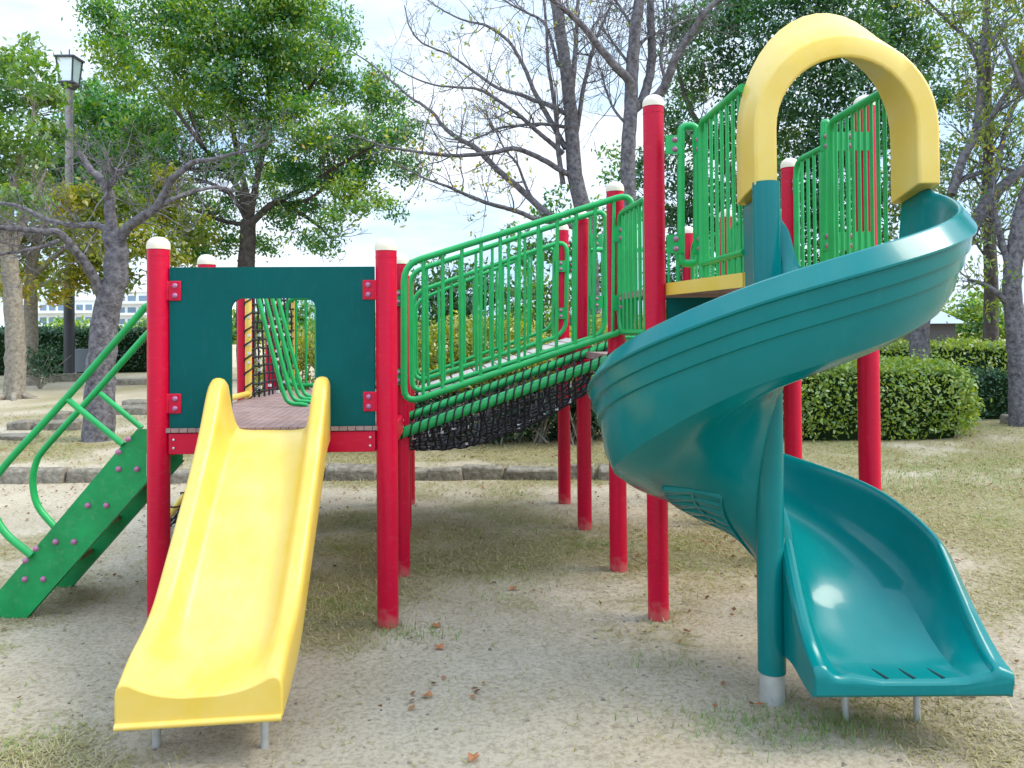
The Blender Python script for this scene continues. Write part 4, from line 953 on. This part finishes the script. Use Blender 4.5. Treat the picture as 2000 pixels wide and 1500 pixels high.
# ---- evergreens just outside the frame on the right
for sd_, (X, Y, R0, H0, lab) in enumerate(((12.6, 12.6, 3.3, 9.6, "tall evergreen tree with its crown at the top right corner"),)):
    rng = np.random.RandomState(40 + sd_)
    t = empty("evergreen_tree", (X, Y, 0), lab, "tree")
    m = MB(); m.tube([(X, Y, -0.1), (X, Y + .1, H0 * 0.4), (X + .1, Y, H0 * 0.8), (X, Y, H0 * 1.1)], [0.28, 0.22, 0.14, 0.05], 12)
    cl = []
    for k in range(34):
        u = unit(rng.normal(size=3)); u[2] *= 0.95; p = np.array([X, Y, H0]) + u * R0 * rng.uniform(0.45, 0.85); cl.append((p, np.array([1.1, 1.1, 0.9])))
        m.tube([(X, Y, H0 * rng.uniform(0.5, 1.0)), (np.array([X, Y, H0]) + p) / 2, p], [0.08, 0.05, 0.02], 6)
    m.build("trunk", BARKD, t, smooth=60)
    crown("crown", cl, rng, CAMPH, t, L=0.24, W=0.12, dens=60, sig=0.22, per=16, tone=0.4)

# ---- hedges: leafy shell over a solid dark core added so it isn't see-through
def hedge(label, c, size, rot, n, L, mat_, rng, tone=0.5, name="hedge", rnd=0.25, lump=0.06, group=None):
    c = v3(c); c[2] = gh(c[0], c[1]); e = empty(name, c, label, "hedge", group)
    sx, sy, sz = size; ca, sa = math.cos(rot), math.sin(rot)
    def place(p): return np.stack([c[0] + p[:, 0] * ca - p[:, 1] * sa, c[1] + p[:, 0] * sa + p[:, 1] * ca, c[2] + p[:, 2]], -1)
    u = rng.uniform(-1, 1, size=(n, 3)); ax = rng.choice(3, n, p=np.array([sy * sz, sx * sz, sx * sy]) / (sy * sz + sx * sz + sx * sy))
    sg = np.where(rng.rand(n) < 0.5, -1, 1); u[np.arange(n), ax] = sg
    u[:, 2] = np.where((ax == 2), np.abs(u[:, 2]), u[:, 2])
    # round the box
    nu = np.linalg.norm(np.abs(u) ** 4, axis=1, keepdims=True) ** 0.25; nu = (np.sum(np.abs(u) ** 5, 1, keepdims=True)) ** 0.2
    q = u / (1 + (nu - 1) * 1.0)
    h = np.array([sx / 2, sy / 2, sz / 2]); p = q * h + np.array([0, 0, sz / 2])
    lum = (np.sin(p[:, 0] * 5.1 + p[:, 2] * 3) + np.sin(p[:, 1] * 6.3 + p[:, 0] * 2.7) + np.sin(p[:, 2] * 7 + p[:, 1] * 3)) / 3
    out = unit(q * np.array([1, 1, 1.0]) / h)
    p = p + out * (lum[:, None] * lump + rng.normal(size=(n, 1)) * 0.05 * (1 + 1.5 * (rng.rand(n, 1) < .06)) - 0.02)
    p[:, 2] = np.maximum(p[:, 2], 0.03)
    W_ = place(p); o2 = np.stack([out[:, 0] * ca - out[:, 1] * sa, out[:, 0] * sa + out[:, 1] * ca, out[:, 2]], -1)
    V = leaf_quads(W_, L, L * 0.5, rng, 0.35, o2, droop=-0.3)
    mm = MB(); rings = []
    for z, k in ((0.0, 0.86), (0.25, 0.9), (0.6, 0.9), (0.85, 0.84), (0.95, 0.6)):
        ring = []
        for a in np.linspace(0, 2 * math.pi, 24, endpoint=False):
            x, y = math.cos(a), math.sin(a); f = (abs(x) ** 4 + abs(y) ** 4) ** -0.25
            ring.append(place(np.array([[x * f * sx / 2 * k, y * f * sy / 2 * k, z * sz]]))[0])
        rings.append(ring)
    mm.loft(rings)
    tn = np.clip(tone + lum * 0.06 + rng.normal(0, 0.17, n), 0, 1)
    quads_mesh("foliage", V, tn, mat_, e); cobj = mm.build("inner_core", CORE, e, smooth=60)
    return e
rng = np.random.RandomState(50)
hedge("rounded trimmed bush right of the tall red post, behind the spiral slide", (5.15, 11.6, 0), (3.0, 1.9, 1.04), 0.05, 17000, 0.075, HEDGEL, rng, 0.62)
hedge("long pale green hedge behind the sunlit trunk and the trimmed bush", (8.7, 16.2, 0), (4.6, 1.6, 1.22), 0.0, 9000, 0.10, HEDGEL, rng, 0.62)
hedge("small square dark hedge block right of the trimmed bush", (8.35, 13.6, 0), (0.95, 0.9, 0.78), 0.0, 3500, 0.07, HEDGED, rng, 0.55)
hedge("low hedge behind the right tower, left of the trimmed bush", (3.2, 14.5, 0), (3.6, 1.4, 1.05), 0.0, 7000, 0.09, HEDGEL, rng, 0.58)
hedge("dark clipped hedge with a pale top at the far left", (-14.2, 21.5, 0), (5.6, 1.3, 1.22), 0.0, 9000, 0.10, HEDGED, rng, 0.5)
hedge("dark clipped hedge right of the crooked bare cherry", (-10.0, 22.2, 0), (3.0, 1.3, 1.2), 0.0, 6000, 0.10, HEDGED, rng, 0.5)
# small bush by the hedge
t, b = tree_empty(78, 745, 17, "small dark straggly bush in front of the left hedge", "shrub", "shrub")
m = MB(); rng = np.random.RandomState(51)
for k in range(9):
    q = [b, b + np.array([rng.normal() * .12, rng.normal() * .1, .3]), b + np.array([rng.normal() * .35, rng.normal() * .3, .75])]; m.tube(q, [.014, .01, .006], 5)
m.build("stems", BARKT, t, smooth=60)
crown("foliage", pxclumps([(75, 700, 26), (95, 690, 22), (60, 712, 22), (105, 715, 18), (80, 730, 20)], 17, rng, .3), rng, HEDGED, t, L=.09, W=.045, dens=150, sig=.1, per=14, tone=.45)

# ---- shrub row on the bank behind the bridge
SH = [(585, 9.6, "first"), (690, 9.5, ""), (800, 9.45, ""), (885, 9.7, ""), (965, 9.5, ""), (1050, 9.6, ""), (1125, 9.5, ""), (1185, 9.9, "")]
for k, (px, Z, _x) in enumerate(SH):
    rng = np.random.RandomState(60 + k)
    t, b = tree_empty(px, 880, Z, "yellow green shrub with pale bare lower stems in the row behind the stone kerb", "shrub", "shrub", "shrubs in the row behind the bridge")
    m = MB(); top = rng.uniform(1.5, 1.72)
    for j in range(13):
        a = rng.uniform(0, 6.28); s_ = rng.uniform(0.1, 0.55)
        q = catmull([b + np.array([rng.normal() * .12, rng.normal() * .08, -.03]), b + np.array([math.cos(a) * s_ * .5, math.sin(a) * s_ * .4, .45]), b + np.array([math.cos(a) * s_, math.sin(a) * s_ * .7, rng.uniform(.9, 1.4)])], 4)
        rr = list(np.linspace(.013, .005, len(q))); m.tube(q, rr, 5); twigs(m, q, rr, rng, 3, .4, 0, rmin=.0035)
    m.build("stems", BARKT, t, smooth=60)
    cl = []
    for j in range(20):
        a = rng.uniform(0, 6.28); s_ = rng.rand() ** .5 * .52; z = rng.uniform(.72, top - .12)
        cl.append((b + np.array([math.cos(a) * s_, math.sin(a) * s_ * .8, z]), np.array([.2, .2, .16])))
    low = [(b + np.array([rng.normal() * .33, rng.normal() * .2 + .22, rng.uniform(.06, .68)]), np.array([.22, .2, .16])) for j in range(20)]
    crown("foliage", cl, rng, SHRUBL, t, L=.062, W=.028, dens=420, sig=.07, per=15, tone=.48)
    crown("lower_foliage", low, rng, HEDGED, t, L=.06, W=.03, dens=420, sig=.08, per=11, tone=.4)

# ---- distant wood
rng = np.random.RandomState(70); cl = []
for X in np.arange(-75, 90, 3.2):
    Y = 78 + rng.uniform(-6, 6); hh = rng.uniform(2.5, 5.5) * (0.6 if X < -30 else 1)
    cl.append(((X, Y, hh * 0.45), np.array([3.0, 2.0, hh * 0.55])))
cc, tt, oo = clump_pts(cl, rng, 18, 0.5, 16)
tag(quads_mesh("distant_trees", leaf_quads(cc, 0.55, 0.3, rng, .5, oo), np.clip(tt + .5, 0, 1), CAMPH), kind="stuff")

# ---- stone kerb
rng = np.random.RandomState(80)
def stone(name, c, size, label, cat, group, rot=0.0):
    m = MB(); m.box((0, 0, 0), size)
    v = np.array(m.v); v = v + rng.normal(size=v.shape) * np.array([.018, .018, .016]); m.v = [tuple(q) for q in v]
    o = m.build(name, STONE, None, smooth=40, bevel=min(size) * .14, bseg=2); o.location = tuple(c); o.rotation_euler = (0, 0, rot)
    return tag(o, label, cat, group)
x = -6.6
while x < 2.35:
    l = rng.uniform(.36, .62); yk = KERB_Y + rng.normal() * .012
    stone("kerb_stone", (x + l / 2, yk, .022), (l - .018, .20, .22 + rng.normal() * .014), "grey rectangular kerb stone in the low edging row along the sandy ground", "kerb stone", "kerb stones along the playground edge", rng.normal() * .015)
    x += l
x = 8.0
while x < 11.5:
    l = rng.uniform(.5, .7)
    stone("kerb_stone", (x + l / 2, 12.6 + rng.normal() * .01, .05), (l - .02, .18, .18), "grey kerb stone in the short row before the dark hedge block", "kerb stone", "kerb stones by the hedge block"); x += l
for px, py, Z, sz, lab in ((48, 843, 11.0, (.34, .3, .2), "small square stone step at the left end of the slope"), (118, 842, 11.0, (.62, .3, .18), "long stone step left of the bare cherry trunk"), (122, 815, 11.9, (.2, .25, .2), "small upright stone set above the long step"),
                           (260, 792, 12.6, (.6, .3, .22), "grey stone step just left of the first red post"), (272, 771, 13.4, (.5, .3, .24), "upper stone step left of the first red post"), (20, 868, 10.2, (.6, .25, .08), "flat stone slab at the left edge"), (262, 733, 18.0, (1.0, .3, .2), "pale stone edging under the right hedge"), (132, 745, 19.0, (.9, .4, .3), "brown stone block at the foot of the lamp post")):
    p = at(px, py, Z); p[2] = gh(p[0], p[1]) + .02; stone("stone_step", p, sz, lab, "stone step", None, rng.normal() * .1)

# ---- park lamp
b = at(135, 738, 20); b[2] = gh(b[0], b[1]); zt = at(133, 108, 20)[2]; bx, by = b[0], b[1]
LB = empty("park_lamp", (bx, by, b[2]), "tall park lamp with a tapered glass lantern on a steel pole", "lamp")
LDARK = mat("lamp_dark_metal", (.03, .03, .035), .4, var=.2); LPOLE = mat("lamp_pole_paint", (.19, .16, .17), .4, col2=(.27, .23, .24), vscale=3); 
LGL = mat("lantern_glass", (.72, .78, .78), .15, .5)
zl = at(133, 163, 20)[2]
m = MB(); m.tube([(bx, by, 2.9), (bx, by, zl)], [.10, .09], 20); m.build("pole", LPOLE, LB)
m = MB(); m.tube([(bx, by, -0.05), (bx, by, 2.95)], .13, 20); m.build("pole_base", LDARK, LB)
m = MB()
def sq(h, z): return [(bx - h, by - h, z), (bx + h, by - h, z), (bx + h, by + h, z), (bx - h, by + h, z)]
m.loft([sq(.11, zl - .12), sq(.17, zl)]); m.loft([sq(.2, zl), sq(.2, zl + .05)])
hb, ht, z0, z1 = .165, .22, zl + .05, zt - .08
for sx in (-1, 1):
    for sy in (-1, 1): m.tube([(bx + sx * hb, by + sy * hb, z0), (bx + sx * ht, by + sy * ht, z1)], .022, 6)
m.loft([sq(.265, z1), sq(.265, z1 + .05)]); m.loft([sq(.245, z1 + .05), sq(.05, z1 + .12)]); m.tube([(bx, by, z1 + .1), (bx, by, z1 + .28)], .015, 6)
LAN = m.build("lantern", LDARK, LB, smooth=0)
m = MB(); m.loft([sq(hb - .008, z0 + .002), sq(ht - .008, z1 - .002)]); m.build("glass", LGL, LAN, smooth=0)

# ---- distant buildings
WALLM = mat("white_render", (.72, .72, .70), .8, var=.06, vscale=.3); WIN = mat("far_window", (.16, .22, .29), .3); ROOFB = mat("blue_grey_roof", (.25, .30, .37), .5, var=.1); DWALL = mat("dark_wall", (.07, .06, .06), .8)  # far_window lightened to put distance haze into its colour
def block(label, px0, px1, pyt, Z, floors, cols_, depth=10):
    a, c = at(px0, pyt, Z), at(px1, pyt, Z); b0 = np.array([(a[0] + c[0]) / 2, a[1] + depth / 2, 0]); e = empty("apartment_building", b0, label, "building")
    W_, H_ = c[0] - a[0], a[2]; m = MB(); m.box((b0[0], b0[1], H_ / 2 - 1), (W_, depth, H_ + 2)); wl_ = m.build("wall", WALLM, e, smooth=0)
    m = MB(); m.box((b0[0], b0[1], H_ + .15), (W_ + .6, depth + .6, .3)); m.build("roof", WALLM, e, smooth=0)
    for f in range(floors):
        zc = H_ - (f + .55) * (H_ - 1.0) / floors
        for k in range(cols_):
            m = MB(); m.box((a[0] + (k + .5) * W_ / cols_, a[1] - .02, zc), (W_ / cols_ * .72, .08, (H_ - 1) / floors * .45)); m.build("window", WIN, e, smooth=0)
        m = MB(); m.box((b0[0], a[1] - .5, zc - (H_ - 1) / floors * .36), (W_, 1.0, (H_ - 1) / floors * .2)); m.build("balcony", WALLM, e, smooth=0)
block("long white apartment block far behind the left trees", 40, 200, 588, 140, 3, 9)
block("white apartment block with balconies far behind the bare cherry and the first red post", 225, 420, 571, 120, 4, 9)
p0, p1 = at(1790, 625, 45), at(1876, 625, 45); c0 = np.array([(p0[0] + p1[0]) / 2, p0[1] + 3, 0]); e = empty("house", c0, "low house with a blue grey roof seen right of the sunlit trunk", "house")
we, ze = p1[0] - p0[0], at(1800, 632, 45)[2]; zr = at(1800, 603, 45)[2]
m = MB(); m.box((c0[0], c0[1], ze / 2), (we, 5, ze)); m.build("wall", DWALL, e, smooth=0)
m = MB(); m.prism([(c0[0] - we / 2 - .4, c0[1] - 3, ze), (c0[0] - we / 2 - .4, c0[1] + 3, ze), (c0[0] - we / 2 - .4, c0[1], zr)], (we + .8, 0, 0)); m.build("roof", ROOFB, e, smooth=0)
p = at(160, 707, 20.5); zb = gh(p[0], p[1]); GB = mat("grey_board", (.16, .18, .2), .6, var=.1)
e = empty("notice_board", (p[0], p[1], zb), "low grey board on the slope right of the lamp post", "board")
m = MB(); m.box((p[0], p[1], zb + .42), (.5, .04, .62)); m.build("board", GB, e, bevel=.01)
for s_ in (-.2, .2): m = MB(); m.box((p[0] + s_, p[1] + .04, zb + .3), (.05, .04, .7)); m.build("leg", STEEL, e)

# ---- grass, thatch and leaf litter
rng = np.random.RandomState(90)
def scatter(n, y0, y1, keepf):
    y = y0 + (y1 - y0) * rng.rand(n) ** 1.5; x = rng.uniform(-0.75, 0.75, n) * (y + .5); k = keepf(x, y) > rng.rand(n); return x[k], y[k]
x, y = scatter(420000, 2.1, 12.5, lambda x, y: np.clip(grass_mask(x, y) * 1.25 - 0.12, 0.02, 1))
n = len(x); z = gh(x, y)
a = rng.uniform(0, 6.283, n); el = np.abs(rng.normal(0, .35, n)); L = rng.uniform(.015, .045, n); Wd = rng.uniform(.0012, .0026, n) * (1 + y * .12)
d = np.stack([np.cos(a) * np.cos(el), np.sin(a) * np.cos(el), np.sin(el)], -1); s_ = np.stack([-np.sin(a), np.cos(a), 0 * a], -1)
p = np.stack([x, y, z + .004], -1); tip = p + d * L[:, None]
V = np.stack([p - s_ * Wd[:, None], p + s_ * Wd[:, None], tip + s_ * Wd[:, None] * .3, tip - s_ * Wd[:, None] * .3], 1)
green = fbm(x, y, 1.6); tn = np.clip(rng.normal(.36, .16, n) + np.clip(green - .5, 0, 1) * 1.3, 0, .88)
tag(quads_mesh("dry_grass", V, tn, GRASSM), kind="stuff")
# upright green tufts
tx, ty = [], []
for px, py, k, rad in ((1555, 1425, 420, .22), (1600, 1400, 200, .2), (1480, 1410, 160, .2), (755, 1222, 60, .06), (800, 1235, 160, .15), (690, 1190, 90, .08), (1290, 1290, 60, .1), (1780, 940, 900, .9), (1900, 930, 1200, .9), (1850, 960, 700, .9), (1960, 905, 900, 1.0), (950, 1180, 120, .3), (1040, 1130, 120, .3), (1300, 1205, 30, .06), (1000, 1060, 200, .6), (1640, 1415, 100, .1), (1280, 1400, 50, .2), (300, 890, 300, .3)):
    Zg = 1.56 * 1500 / (py - 648 + .0075 * (px - 1000)); c = at(px, py, Zg); tx.append(c[0] + rng.normal(size=k) * rad); ty.append(c[1] + rng.normal(size=k) * rad * .5)
x = np.concatenate(tx); y = np.concatenate(ty); n = len(x); z = gh(x, y); a = rng.uniform(0, 6.283, n); el = rng.uniform(.5, 1.3, n); L = rng.uniform(.02, .06, n); Wd = rng.uniform(.001, .0022, n) * (1 + y * .1)
d = np.stack([np.cos(a) * np.cos(el), np.sin(a) * np.cos(el), np.sin(el)], -1); s_ = np.stack([-np.sin(a), np.cos(a), 0 * a], -1); p = np.stack([x, y, z - .003], -1); tip = p + d * L[:, None]
V = np.stack([p - s_ * Wd[:, None], p + s_ * Wd[:, None], tip + s_ * Wd[:, None] * .2, tip - s_ * Wd[:, None] * .2], 1)
tag(quads_mesh("green_grass", V, np.clip(rng.normal(.9, .1, n), .5, 1), GRASSM), kind="stuff")
# leaf litter
x, y = scatter(8000, 3.2, 14, lambda x, y: np.clip((fbm(x + 7, y, 1.0) * 1.6 - .6) * (.25 + .75 * sm(4.5, 6.5, y)) + .5 * sm(6.6, 7.2, y) + .4 * sm(8.2, 8.4, y), 0, 1)); n = len(x)
c = np.stack([x, y, gh(x, y) + .012], -1); V = leaf_quads(c, .042, .026, rng, 3.0, droop=0.0); V[:, :, 2] = c[:, None, 2] + (V[:, :, 2] - c[:, None, 2]) * .45
tag(quads_mesh("fallen_leaves", V, np.clip(rng.normal(.35, .25, n), 0, 1), DRYL), kind="stuff")
# a few larger red-brown leaves lying on the sand
for px, py, lab in ((852, 1222, "red brown fallen leaf on the sand just right of the second red post foot"), (835, 1360, "small red brown leaf on the bare sand right of the yellow slide end"), (1900, 1363, "orange fallen leaf under the right end of the spiral slide exit"), (1002, 1150, "yellow fallen leaf on the grass between the two towers"), (858, 1265, "small brown leaf on the sand below the largest red leaf"), (925, 1480, "brown fallen leaf at the bottom edge of the sand")):
    Zg = 1.56 * 1500 / (py - 648 + .0075 * (px - 1000)); c = at(px, py, Zg); c[2] = gh(c[0], c[1]) + .012; m = MB(); r = .027
    a0_ = rng.uniform(0, 6.28); pts = [c + np.array([math.cos(a0_ + q) * r * k, math.sin(a0_ + q) * r * k * .8, h]) for q, k, h in ((0, 1.3, .008), (.6, .8, .0), (1.3, 1, .012), (2.2, .8, .002), (3.14, 1.1, -.004), (4.0, .8, .004), (4.9, 1, .014), (5.7, .8, .0))]
    m.add([c] + pts, [[0, i + 1, (i + 1) % 8 + 1] for i in range(8)])
    me_ = m.build("fallen_leaf", DRYL, None, smooth=0, loc=c); tag(me_, lab, "leaf"); at2 = me_.data.attributes.new("tone", 'FLOAT', 'FACE'); at2.data.foreach_set("value", np.full(8, rng.uniform(.75, 1.0), np.float32))

# small pebbles on the sand
x, y = scatter(2600, 2.3, 9, lambda x, y: np.clip(fbm(x - 3, y + 5, 1.7) * 2 - .7, 0, 1)); n = len(x); r = rng.uniform(.003, .008, n) * (1 + y * .06); z = gh(x, y)
V = np.zeros((n * 5, 4, 3)); c8 = np.array([[-1, -1, 0], [1, -1, 0], [1, 1, 0], [-1, 1, 0], [-.6, -.6, 1], [.6, -.6, 1], [.6, .6, 1], [-.6, .6, 1]], float)
P8 = c8[None] * (r[:, None, None] * np.array([1, .8, .8])) + rng.normal(size=(n, 8, 3)) * (r[:, None, None] * .18) + np.stack([x, y, z - .001], -1)[:, None, :]
for k, f in enumerate(([0, 1, 5, 4], [1, 2, 6, 5], [2, 3, 7, 6], [3, 0, 4, 7], [4, 5, 6, 7])): V[k::5] = P8[:, f]
tag(quads_mesh("pebbles", V, np.repeat(rng.uniform(.1, .6, n), 5), STONE), kind="stuff")
